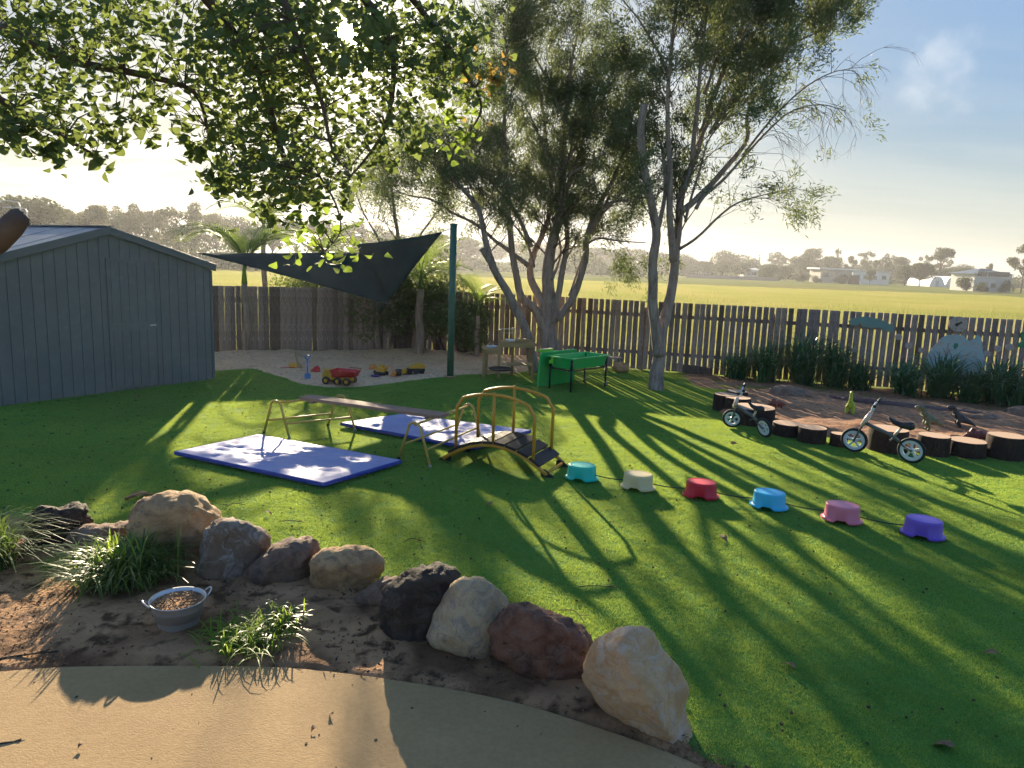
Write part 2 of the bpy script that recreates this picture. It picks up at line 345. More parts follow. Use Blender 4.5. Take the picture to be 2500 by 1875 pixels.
# ------------------------------------------------------------------ ground
FIELD_Z = -1.2
def field_z(x, y):
    d = y - fence_y(max(-14, min(14, x)))
    if abs(x) > 14: d = max(d, abs(x) - 14) if y > 0 else d
    t = max(0.0, min(1.0, (d - 0.5) / 7.0)); t = t * t * (3 - 2 * t)
    return -0.10 + (FIELD_Z + 0.10) * t + 0.12 * noise.noise(Vector((x * 0.03, y * 0.03, 0))) * t
xs = np.concatenate([-np.geomspace(14, 1800, 26)[::-1], np.linspace(-13, 13, 27), np.geomspace(14, 1800, 26)])
ys = np.concatenate([-np.geomspace(4, 600, 12)[::-1], np.linspace(-3, 28, 63), np.geomspace(29, 2500, 40)])
V = [(x, y, field_z(x, y)) for y in ys for x in xs]; nx = len(xs)
Fq = [(j * nx + i, j * nx + i + 1, (j + 1) * nx + i + 1, (j + 1) * nx + i) for j in range(len(ys) - 1) for i in range(nx - 1)]
tag(obj('field', mesh_np('field', V, Fq, [M_field], smooth=True)), 'flat paddock of yellow green grass beyond the fence', kind='structure')

def grid_patch(name, poly, step, zf, m, label, soft=0.15, zin=0.03, kind='structure', smooth=True):
    X0 = min(p[0] for p in poly); X1 = max(p[0] for p in poly); Y0 = min(p[1] for p in poly); Y1 = max(p[1] for p in poly)
    nx = int((X1 - X0) / step) + 2; ny = int((Y1 - Y0) / step) + 2; idx = {}; V = []; Fq = []
    seg = [(Vector(poly[i][:2]), Vector(poly[(i + 1) % len(poly)][:2])) for i in range(len(poly))]
    def dist(x, y):
        q = Vector((x, y)); best = 9
        for a, b in seg:
            ab = b - a; t = max(0, min(1, (q - a).dot(ab) / (ab.length_squared + 1e-9))); best = min(best, (q - a - ab * t).length)
        return best
    ins = {}
    for j in range(ny):
        for i in range(nx): ins[i, j] = inpoly(X0 + i * step, Y0 + j * step, poly)
    def vid(i, j):
        if (i, j) not in idx:
            x = X0 + i * step; y = Y0 + j * step; d = dist(x, y) if ins[i, j] else 0.0
            t = min(1, d / soft); t = t * t * (3 - 2 * t); idx[i, j] = len(V); V.append((x, y, -0.012 + t * (zin + max(zf(x, y), -zin * 0.5))))
        return idx[i, j]
    for j in range(ny - 1):
        for i in range(nx - 1):
            if ins[i, j] or ins[i + 1, j] or ins[i, j + 1] or ins[i + 1, j + 1]: Fq.append((vid(i, j), vid(i + 1, j), vid(i + 1, j + 1), vid(i, j + 1)))
    o = obj(name, mesh_np(name, V, Fq, [m], smooth=smooth)); return tag(o, label, kind=kind)
def PX(*pts, z=0.0): return [P(u, v, z) for u, v in pts]
K = 1.1302                                  # reading scale of the photo to its full pixels
def PD(*pts, z=0.0): return [P(u * K, v * K, z) for u, v in pts]
# lawn
lawn = [(-14, -4, 0), (14, -4, 0), (14, fence_y(14) - 0.02, 0), (FB.x, FB.y - 0.02, 0), (-14, fence_y(-14) - 0.02, 0)]
mb = MB(); mb.prism([(p[0], p[1]) for p in lawn], -0.08, 0.0)
tag(mb.build('lawn', M_lawn), 'green synthetic turf lawn of the play yard', kind='structure')
# patio and garden bed
curve = PD((-120, 1478), (-40, 1466), (0, 1462), (160, 1451), (430, 1449), (620, 1453), (780, 1470), (960, 1497), (1130, 1533), (1290, 1583), (1420, 1629), (1500, 1662), (1640, 1730), (1760, 1800))
curve = sm(curve, 3)
pat = [(p.x, p.y) for p in curve] + [(2.2, -2.5), (-9, -2.5), (-9, curve[0].y + 0.1)]
mb = MB(); mb.prism(pat, -0.05, 0.03)
tag(mb.build('patio', M_patio, bevel=0.006), 'sandy beige concrete path with a curved edge in the foreground', kind='structure')
rockline = PD((1800, 1740), (1640, 1670), (1540, 1640), (1450, 1570), (1330, 1470), (1180, 1400), (1040, 1345), (900, 1300), (760, 1245), (600, 1225), (470, 1200), (330, 1165), (180, 1130), (60, 1120), (-120, 1090))
soilpoly = [(p.x, p.y - 0.05) for p in curve] + [(p.x, p.y) for p in rockline]
nz = lambda x, y, s, a: a * noise.noise(Vector((x * s, y * s, 3.3)))
grid_patch('garden_bed', soilpoly, 0.035, lambda x, y: nz(x, y, 2.2, 0.03) + nz(x, y, 9, 0.016) + nz(x, y, 25, 0.007), M_soil, 'bare brown soil bed between the boulders and the path', soft=0.10, zin=0.045)
sandpoly = [(p.x, p.y) for p in PD((455, 803), (540, 797), (580, 808), (640, 829), (700, 838), (770, 838), (850, 829), (930, 818), (1000, 811), (1070, 808), (1135, 806), (1175, 790))]
sandpoly += [(AT(1190 * K, 790, 15.6).x, fence_y(0.6) - 0.03), (FB.x, FB.y - 0.03), (FA.x - 0.5, fence_y(FA.x - 0.5) - 0.03)]
SANDC = (P(740 * K, 780 * K).x, 15.0)
def sandz(x, y):
    back = max(0, 1 - (fence_y(x) - y) / 1.6)
    return nz(x, y, 1.5, 0.05) + nz(x, y, 6, 0.03) + nz(x, y, 15, 0.015) + 0.10 * back
grid_patch('sand_pit', sandpoly, 0.07, sandz, M_sand, 'pale brown sand pit between the shed and the green post', soft=0.22, zin=0.055)
dirtpoly = [(p.x, p.y) for p in PD((1555, 868), (1600, 850), (1700, 842), (1800, 858), (2000, 880), (2300, 915), (2330, 1000), (2212, 992), (2100, 982), (2000, 972), (1900, 965), (1800, 945), (1700, 930), (1600, 905), (1548, 892))]
grid_patch('dinosaur_dirt', dirtpoly, 0.06, lambda x, y: nz(x, y, 1.4, 0.06) + nz(x, y, 6, 0.03) + 0.05, M_dirt, 'reddish brown dirt patch behind the log edging', soft=0.2, zin=0.05)
bedpoly = [(p.x, p.y) for p in PD((1500, 838), (1600, 845), (1790, 872), (2000, 893), (2350, 925))] + [(11.5, fence_y(11.5) - 0.02), (P(1500 * K, 838 * K).x, fence_y(P(1500 * K, 838 * K).x) - 0.02)]
grid_patch('plant_bed', bedpoly, 0.09, lambda x, y: nz(x, y, 3, 0.04), M_dirt, 'dark strip of earth under the strappy plants by the fence', soft=0.15, zin=0.03)

# grass blades in tiles, laid over every part of the lawn in view
def blade_tile(name, n, size, h, w, m, lean=0.6, curve_=0.3):
    px = NP.uniform(-size / 2, size / 2, (n, 2)); a = NP.uniform(0, 2 * np.pi, n); hh = h * NP.uniform(0.5, 1.15, n)
    ld = NP.normal(0, lean, (n, 2)); b = np.c_[px, np.zeros(n)]
    sd_ = np.c_[np.cos(a), np.sin(a), np.zeros(n)] * (w / 2); tip = b + np.c_[ld * hh[:, None], hh]
    V = np.stack([b - sd_, b + sd_, tip], 1).reshape(-1, 3)
    return mesh_np(name, V, np.arange(3 * n).reshape(-1, 3), [m])
def scatter(name, pts, tile, label, seed, smin=0.85, smax=1.2):
    me = bpy.data.meshes.new(name); me.from_pydata([tuple(p) for p in pts], [], []); me.materials.append(tile.data.materials[0])
    o = obj(name, me); tag(o, label, kind='stuff')
    g = bpy.data.node_groups.new(name + '_tree', 'GeometryNodeTree')
    g.interface.new_socket('Geometry', in_out='INPUT', socket_type='NodeSocketGeometry'); g.interface.new_socket('Geometry', in_out='OUTPUT', socket_type='NodeSocketGeometry')
    gi = g.nodes.new('NodeGroupInput'); go = g.nodes.new('NodeGroupOutput'); ip = g.nodes.new('GeometryNodeInstanceOnPoints'); oi = g.nodes.new('GeometryNodeObjectInfo')
    oi.inputs[0].default_value = tile; m2p = g.nodes.new('GeometryNodeMeshToPoints')
    rr = g.nodes.new('FunctionNodeRandomValue'); rr.data_type = 'FLOAT_VECTOR'; rr.inputs[0].default_value = (0, 0, 0); rr.inputs[1].default_value = (0, 0, 6.283); rr.inputs[8].default_value = seed
    rs = g.nodes.new('FunctionNodeRandomValue'); rs.data_type = 'FLOAT'; rs.inputs[2].default_value = smin; rs.inputs[3].default_value = smax; rs.inputs[8].default_value = seed + 1
    L = g.links; L.new(gi.outputs[0], m2p.inputs[0]); L.new(m2p.outputs[0], ip.inputs[0]); L.new(oi.outputs['Geometry'], ip.inputs['Instance'])
    L.new(rr.outputs[0], ip.inputs['Rotation']); L.new(rs.outputs[1], ip.inputs['Scale']); L.new(ip.outputs[0], go.inputs[0])
    md = o.modifiers.new('blades', 'NODES'); md.node_group = g; return o
tile = bpy.data.objects.new('grass_tile', blade_tile('grass_tile', 1900, 0.32, 0.014, 0.0028, M_blade, 0.9))
pts = []
s = 0.23
for j in range(int(15.5 / s)):
    for i in range(int(22 / s)):
        x = -10 + i * s + random.uniform(-.05, .05); y = 1.0 + j * s + random.uniform(-.05, .05)
        if y > fence_y(x) - 0.12 or abs(x) > (y * 0.78 + 1.2): continue
        if any(inpoly(x, y, q) for q in (soilpoly, pat, sandpoly, dirtpoly)): continue
        pts.append((x, y, -0.002))
scatter('grass', pts, tile, 'short green blades of the synthetic turf', 3)
tile2 = bpy.data.objects.new('tall_grass_tile', blade_tile('tall_grass_tile', 700, 2.4, 0.26, 0.014, M_fblade, 0.45))
pts = []
for j in range(62):
    for i in range(90):
        y = 17 + j * 2.0 + random.uniform(-.4, .4); x = -88 + i * 2.0 + random.uniform(-.4, .4)
        if abs(x) > y * 0.76 + 3 or y < fence_y(max(-14, min(14, x))) + 1.6: continue
        pts.append((x, y, field_z(x, y) - 0.02))
scatter('tall_grass', pts, tile2, 'ripe yellow green grass standing in the paddock', 9, 0.7, 1.3)

# ------------------------------------------------------------------ fence
fence = empty('paling_fence', FA, 0, 'weathered grey brown paling fence with narrow gaps along the back of the yard', 'fence')
def picket_mesh(w, h, m):
    b = MB(); b.box((0, 0, h / 2), (w, 0.018, h)); return b.mesh('picket', m)
PK = [picket_mesh(0.098 + 0.006 * (i % 3 - 1), 1.38, M_fw[i % 5]) for i in range(10)]
def run(A, B, pitch, yoff, npk):
    d = (B - A); L = d.length; e = d / L; ang = math.atan2(e.y, e.x); nrm_ = Vector((e.y, -e.x, 0)); n = int(L / pitch)
    for i in range(n):
        k = random.randrange(10); p = A + e * (pitch * (i + 0.5)) + nrm_ * (0.012 + random.uniform(0, 0.003)) - FA
        o = obj('picket', PK[k], fence, (p.x, p.y, 0.02 + random.uniform(-0.003, 0.003)), (random.gauss(0, 0.004), random.gauss(0, 0.006), ang + random.gauss(0, 0.03)), (random.uniform(0.95, 1.03) * (1 if yoff == 0 else 1.12), 1, 1))
    for z in (0.36, 1.12):
        b = MB(); c = (A + B) / 2 - FA - nrm_ * 0.028; b.box((c.x, c.y, z), (L, 0.04, 0.07), Matrix.Rotation(ang, 3, 'Z')); b.build('rail', M_fw[4], fence)
    k = int(L / 2.4)
    for i in range(k + 1):
        b = MB(); c = A + e * (L * i / k) - FA - nrm_ * 0.095; b.box((c.x, c.y, 0.62), (0.09, 0.09, 1.3), Matrix.Rotation(ang, 3, 'Z')); b.build('fence_post', M_fw[4], fence)
run(FA, FB, 0.107, 1, 0); run(FB, FC, 0.118, 0, 0)

# ------------------------------------------------------------------ shed
SR = P(523, 925); SL = P(-10, 993); e = (SL - SR); e.z = 0; e.normalize()       # front wall runs from the right corner to the left
bk = Vector((e.y, -e.x, 0));  bk = bk if bk.y > 0 else -bk                         # away from the camera
def on_wall(u, v):                        # photo pixel on the front wall plane -> (distance along wall, height)
    d = ray(u, v); nn = bk; t = (SR - CAM).dot(nn) / d.dot(nn); p = CAM + d * t; return (p - SR).dot(e), p.z
WK, PEAKZ = on_wall(262, 556); EAVEZ = on_wall(523, 648)[1]; WIDTH = 2 * WK
_, zz = on_wall(10, 606)
DEPTH = 2.7
shed = empty('garden_shed', SR, math.atan2(e.y, e.x), 'dark blue grey steel garden shed with a low gable roof', 'shed')
sgn = 1 if Vector((-e.y, e.x, 0)).dot(bk) > 0 else -1                              # local +y side
def shedz(x): return EAVEZ + (PEAKZ - EAVEZ) * (1 - abs(x - WK) / WK)
npan = 22; pw = WIDTH / npan; DX0 = on_wall(380, 800)[0]; DX1 = on_wall(268, 800)[0]
for i in range(npan):
    x0 = i * pw + 0.003; x1 = (i + 1) * pw - 0.003
    b = MB(); b.prism([(x0, 0.0), (x1, 0.0), (x1, shedz(x1) - 0.01), (x0, shedz(x0) - 0.01)] if (x0 - WK) * (x1 - WK) > 0 else [(x0, 0), (x1, 0), (x1, shedz(x1) - 0.01), (WK, PEAKZ - 0.01), (x0, shedz(x0) - 0.01)], 0, 0.012, M=Matrix(((1, 0, 0), (0, 0, sgn), (0, 1, 0))), c=(0, -sgn * 0.012, 0))
    b.build('wall_panel', M_shed, shed, bevel=0.003)
b = MB(); b.box((WIDTH / 2, sgn * (DEPTH / 2 + 0.004), EAVEZ / 2), (WIDTH - 0.01, DEPTH - 0.008, EAVEZ - 0.02)); b.build('wall', M_trim, shed)
b = MB()
for xx in (0, WK, WIDTH): pass
b.prism([(0.003, EAVEZ - 0.03), (WIDTH - 0.003, EAVEZ - 0.03), (WK, PEAKZ - 0.03)], 0.004, DEPTH, M=Matrix(((1, 0, 0), (0, 0, sgn), (0, 1, 0)))); b.build('gable', M_trim, shed)
for sd_ in (0, 1):                        # roof sheets
    x0, x1 = (-0.05, WK + 0.002) if sd_ == 0 else (WK - 0.002, WIDTH + 0.05)
    for k in range(7):
        y0 = -0.05 + (DEPTH + 0.1) * k / 7; y1 = -0.05 + (DEPTH + 0.1) * (k + 1) / 7 - 0.006; zl = lambda x: shedz(min(max(x, 0), WIDTH)) - (0.02 if x < 0 or x > WIDTH else 0) + 0.012 + 0.004 * (k % 2)
        b = MB(); b.quad((x0, sgn * y0, zl(x0)), (x1, sgn * y0, zl(x1)), (x1, sgn * y1, zl(x1)), (x0, sgn * y1, zl(x0))); o = b.build('roof_sheet', M_shedroof, shed)
        md = o.modifiers.new('thick', 'SOLIDIFY'); md.thickness = 0.008
for x0, x1 in ((0.0, WK), (WK, WIDTH)):   # barge boards over the front gable
    b = MB(); za, zb = shedz(x0), shedz(x1); b.prism([(x0 - (0.05 if x0 == 0 else 0), za - 0.09), (x1 + (0.05 if x1 > WK else 0), zb - 0.09), (x1 + (0.05 if x1 > WK else 0), zb + 0.022), (x0 - (0.05 if x0 == 0 else 0), za + 0.022)], 0.014, 0.06, M=Matrix(((1, 0, 0), (0, 0, -sgn), (0, 1, 0)))); b.build('barge_board', M_trim, shed, bevel=0.004)
b = MB(); b.box((WK, sgn * DEPTH / 2, PEAKZ + 0.022), (0.16, DEPTH + 0.12, 0.014)); b.build('ridge_cap', M_shedroof, shed)
for x in (0.02, WIDTH - 0.02):
    b = MB(); b.box((x, -sgn * 0.02, EAVEZ / 2 - 0.03), (0.045, 0.012, EAVEZ - 0.1)); b.build('corner_flashing', M_trim, shed)
dz1 = on_wall(330, 636)[1]; zm = on_wall(300, 797)[1]; dw = DX1 - DX0
for (a_, b_, c_, d_) in ((DX0 - 0.025, 0.05, DX0 + 0.005, dz1 + 0.03), (DX1 - 0.005, 0.05, DX1 + 0.025, dz1 + 0.03), (DX0 + 0.006, dz1 - 0.012, DX1 - 0.006, dz1 + 0.03)):
    b = MB(); b.box(((a_ + c_) / 2, -sgn * 0.030, (b_ + d_) / 2), (c_ - a_, 0.02, d_ - b_)); b.build('door_frame', M_shed, shed)
door = MB(); door.box(((DX0 + DX1) / 2, -sgn * 0.022, dz1 / 2 + 0.02), (dw, 0.016, dz1 - 0.04)); door = door.build('door', M_shed, shed)
for a, h in ((zm + 0.06, dz1 - 0.03), (0.06, zm - 0.06)):
    for k in range(5):
        b = MB(); b.box((DX0 + 0.03 + (dw - 0.06) * (k + .5) / 5, -sgn * 0.034, (a + h) / 2), ((dw - 0.06) / 5 - 0.006, 0.008, h - a)); b.build('door_panel', M_shed, door, bevel=0.002)
b = MB(); b.box(((DX0 + DX1) / 2, -sgn * 0.034, zm), (dw, 0.010, 0.10)); b.build('door_rail', M_shed, door)
b = MB(); b.box((DX0 + 0.07, -sgn * 0.048, zm + 0.0), (0.10, 0.014, 0.022)); b.build('door_bolt', M_metal, door, bevel=0.003)

# ------------------------------------------------------------------ shade sail and its post
PF = P(1099, 922); PF.z = 0
psl = empty('sail_post', PF, 0, 'tall round dark green steel post at the edge of the sand pit', 'post')
ptop = AT(1108, 549, PF.y); hpost = ptop.z
MB().lathe([(0.0, -0.02), (0.060, -0.02), (0.060, hpost), (0.058, hpost)], 24).build('pole', M_post, psl, smooth=True)
MB().lathe([(0.060, hpost - 0.01), (0.066, hpost - 0.01), (0.066, hpost + 0.02), (0.0, hpost + 0.028)], 24).build('pole_cap', M_post, psl)
b = MB(); b.lathe([(0.0, 0.0), (0.11, 0.0), (0.10, 0.03), (0.06, 0.035)], 20); b.build('footing', M_patio, psl, smooth=True)
def sail(name, corners, label, sag=0.10, n=14):
    A, B, C = corners; V = []; idx = {}; Fq = []
    for i in range(n + 1):
        for j in range(n + 1 - i):
            a = 1 - (i + j) / n; b_ = i / n; c = j / n
            inw = 1 - 0.55 * (4 * a * b_ * (1 - 2 * c if c < .5 else 0) * .35 + 0)
            g = (A + B + C) / 3; p = A * a + B * b_ + C * c
            e_ = 1 - min(a, b_, c) * 3; cur = 0.05 * max(a * b_ * (1 - c) ** 6, b_ * c * (1 - a) ** 6, a * c * (1 - b_) ** 6) * 4 * e_ ** 4
            p = p.lerp(g, cur); p = p + Vector((0, 0, -sag * 27 * a * b_ * c + 0.012 * math.sin(14 * a + 5 * c) * min(a, b_, c) * 6)); idx[i, j] = len(V); V.append(p)
    for i in range(n):
        for j in range(n - i):
            Fq.append((idx[i, j], idx[i + 1, j], idx[i, j + 1]))
            if i + j < n - 1: Fq.append((idx[i + 1, j], idx[i + 1, j + 1], idx[i, j + 1]))
    root = empty(name, A, 0, label, 'shade sail')
    me = mesh_np(name, [p - A for p in V], Fq, [M_sail], smooth=True); o = obj('sail_cloth', me, root); md = o.modifiers.new('t', 'SOLIDIFY'); md.thickness = 0.004
    return root
TIP = AT(1080, 566, PF.y + 0.02)
SLC = SR + e * 0.1 + bk * 0.3; LC = AT(478, 618, SLC.y)
s1 = sail('shade_sail', (LC, AT(915, 614, 15.2), AT(955, 745, 13.2)), 'dark green shade sail stretched from the shed roof over the sand pit', 0.05)
s2 = sail('shade_sail', (TIP, AT(870, 596, 15.0), AT(925, 770, 13.9)), 'dark green shade sail rising to the top of the green post', 0.05)
b = MB(); b.tube([TIP - TIP, AT(1104, 556, PF.y) - TIP], 0.008, 6); b.build('turnbuckle', M_metal, s2)

# ------------------------------------------------------------------ paperbark trees
ZS = lambda x, y: (1000 + x / 1.843, y / 1.843)
def limb_pts(pl, y0, y1, k=4, conv=ZS):
    n = len(pl); out = []
    for i, (x, y) in enumerate(pl):
        u, v = conv(x, y); t = i / (n - 1); out.append(AT(u, v, y0 + (y1 - y0) * t))
    return sm(out, k)
def fine_tree(name, label, base, limbs, leafm, seed, nsub=1.0, lpc=36, group=None, above=None):
    rnd = random.Random(seed); rnd = random.Random(seed); root = empty(name, base, 0, label, 'tree', group); LP = []; LD = []
    tw = MB()
    def leafclump(p, d, n, sp):
        for _ in range(n):
            q = p + Vector((rnd.gauss(0, sp), rnd.gauss(0, sp), rnd.gauss(0, sp))); LP.append(q)
            LD.append(d * 0.6 + Vector((rnd.gauss(0, .5), rnd.gauss(0, .5), rnd.gauss(0, .5) + 0.1)))
    def twig(p, d, ln, r, depth, leafy, droop):
        n = 3; pts = [p]; q = p.copy(); dd = d.normalized()
        for i in range(n):
            dd = (dd + Vector((rnd.gauss(0, .18), rnd.gauss(0, .18), rnd.gauss(0, .12) + 0.08 - droop * 0.35))).normalized(); q = q + dd * (ln / n); pts.append(q.copy())
        tw.tube([x - base for x in pts], [r, r * 0.75, r * 0.5, r * 0.3], 4 if r > 0.006 else 3, caps=False)
        if depth > 0:
            for k in range(rnd.choice((2, 3, 3, 4)) if depth > 1 else rnd.choice((2, 3))):
                t = rnd.uniform(0.25, 1.0); i = min(int(t * n), n - 1); pp = pts[i].lerp(pts[i + 1], t * n - i)
                a = Vector((rnd.gauss(0, 1), rnd.gauss(0, 1), rnd.gauss(0, 1))).normalized()
                twig(pp, dd * 0.9 + a * 0.62, ln * rnd.uniform(0.45, 0.7), r * 0.55, depth - 1, leafy, droop)
        if rnd.random() < leafy and depth <= 1:
            leafclump(pts[-1], dd, int(lpc * rnd.uniform(0.5, 1.4)), 0.07); 
            if depth == 0: leafclump(pts[-2], dd, int(lpc * 0.5), 0.06)
    for L in limbs:
        pl, r0, r1, dy, leafy, dens, droop = L[:7]; t0 = L[7] if len(L) > 7 else 0.3; y0 = L[8] if len(L) > 8 else base.y
        pts = limb_pts(pl, y0, y0 + dy); n = len(pts)
        rad = [r0 + (r1 - r0) * (i / (n - 1)) ** 0.8 for i in range(n)]; rad = [q * (1 + 0.10 * noise.noise(Vector((i * .9, r0 * 90, seed)))) for i, q in enumerate(rad)]
        b = MB(); b.tube([q - base + Vector((noise.noise(q * 2), noise.noise(q * 2 + Vector((9, 0, 0))), 0)) * 0.02 for q in pts], rad, 12 if r0 > .05 else 6)
        b.build('trunk' if r0 > 0.07 else 'limb', M_bark, root, smooth=True)
        length = sum((pts[i + 1] - pts[i]).length for i in range(n - 1)); cnt = int(length * dens * nsub)
        for k in range(cnt):
            t = t0 + (1 - t0) * (k + rnd.random()) / max(cnt, 1); i = min(int(t * (n - 1)), n - 2); pp = pts[i].lerp(pts[i + 1], t * (n - 1) - i)
            d = (pts[i + 1] - pts[i]).normalized(); a = Vector((rnd.gauss(0, 1), rnd.gauss(0, 1.0), rnd.gauss(0, .6))).normalized()
            twig(pp, d * 0.75 + a * 0.8 + Vector((0, 0, .15 - droop * .2)), rnd.uniform(0.55, 1.05) * (1.15 - 0.4 * t) * (L[9] if len(L) > 9 else 1), max(0.006, rad[i] * 0.28), 2, leafy, droop)
    o = tw.build('twigs', M_twig, root); tag(o, kind='stuff')
    LPn = np.array([tuple(p - base) for p in LP]); LDn = np.array([tuple(d) for d in LD]); nL = len(LPn)
    me = leaves_np(LPn, LDn, NP.uniform(0.06, 0.11, nL), NP.uniform(0.014, 0.022, nL), [leafm], 'foliage')
    tag(obj('foliage', me, root), kind='stuff'); return root, nL, len(tw.f)
TR = P(1603, 951); TR.z = 0
limbsR = [
 ([(1110, 1766), (1112, 1690), (1122, 1600), (1128, 1500), (1150, 1420), (1172, 1330), (1190, 1220), (1205, 1050), (1230, 850), (1290, 690), (1350, 480), (1420, 300), (1500, 100), (1560, -120)], 0.140, 0.02, 0.6, 0.75, 5.0, 0, 0.50),
 ([(1122, 1600), (1112, 1520), (1098, 1420), (1095, 1300), (1095, 1200), (1110, 1060), (1095, 940), (1060, 780), (1040, 600), (1055, 470)], 0.10, 0.055, -0.3, 0.35, 1.4, 0, 0.5),
 ([(1190, 1180), (1170, 980), (1172, 780), (1165, 600), (1160, 400), (1180, 200), (1205, 0), (1220, -160)], 0.062, 0.015, -0.4, 0.7, 5.0, 0, 0.45),
 ([(1165, 420), (1150, 310), (1100, 200), (1040, 100), (960, 0), (920, -90)], 0.03, 0.008, -0.3, 0.12, 6, 0, 0.1),
 ([(1120, 1020), (1150, 860), (1145, 740), (1128, 640)], 0.04, 0.02, 0.3, 0.5, 2.5, 0, 0.5),
 ([(1225, 950), (1290, 900), (1400, 780), (1480, 690), (1523, 620), (1520, 520), (1560, 420), (1650, 300), (1720, 180), (1790, 60)], 0.058, 0.012, 0.5, 0.7, 4.5, 0, 0.5),
 ([(1290, 940), (1330, 880), (1420, 800), (1520, 690), (1620, 580), (1720, 500), (1850, 470), (1960, 500)], 0.035, 0.006, 0.1, 0.03, 7.5, 0.9, 0.3),
 ([(1500, 700), (1560, 620), (1680, 480), (1800, 380), (1920, 320), (2010, 320)], 0.025, 0.005, -0.2, 0.04, 8.5, 0.9, 0.3),
 ([(1215, 1120), (1290, 1070), (1400, 965), (1480, 910), (1600, 875), (1740, 845)], 0.03, 0.006, -0.6, 0.35, 5, 0.35, 0.25),
 ([(1235, 860), (1270, 740), (1320, 600), (1400, 460), (1480, 330), (1580, 200), (1700, 90), (1870, 10)], 0.05, 0.010, 0.9, 0.8, 6.5, 0, 0.35),
 ([(1270, 740), (1295, 500), (1310, 300), (1330, 100), (1345, -120)], 0.045, 0.012, -0.7, 0.85, 7, 0, 0.3),
 ([(1350, 600), (1480, 400), (1620, 260), (1760, 180), (1900, 110), (1960, 60)], 0.032, 0.006, 0.5, 0.8, 6.5, 0, 0.25),
 ([(1240, 1000), (1300, 780), (1350, 620), (1450, 520), (1560, 520)], 0.025, 0.006, -0.5, 0.6, 5, 0.1, 0.4),
 ([(1330, 420), (1380, 250), (1420, 100), (1450, -60)], 0.03, 0.01, 1.2, 0.9, 8, 0, 0.1),
 ([(1470, 250), (1520, 120), (1600, 0), (1680, -120)], 0.03, 0.01, 0.6, 0.9, 8, 0, 0.1),
 ([(1165, 330), (1190, 160), (1240, 20), (1290, -120)], 0.03, 0.01, 0.9, 0.9, 8, 0, 0.1),
]
c1 = fine_tree('paperbark_tree', 'tall paperbark tree with pale trunk forking low and sparse drooping twigs on its right', TR, limbsR, M_leafA, 5)
TL = P(1352, 904); TL.z = 0; TLa = P(1297, 912); TLa.z = 0
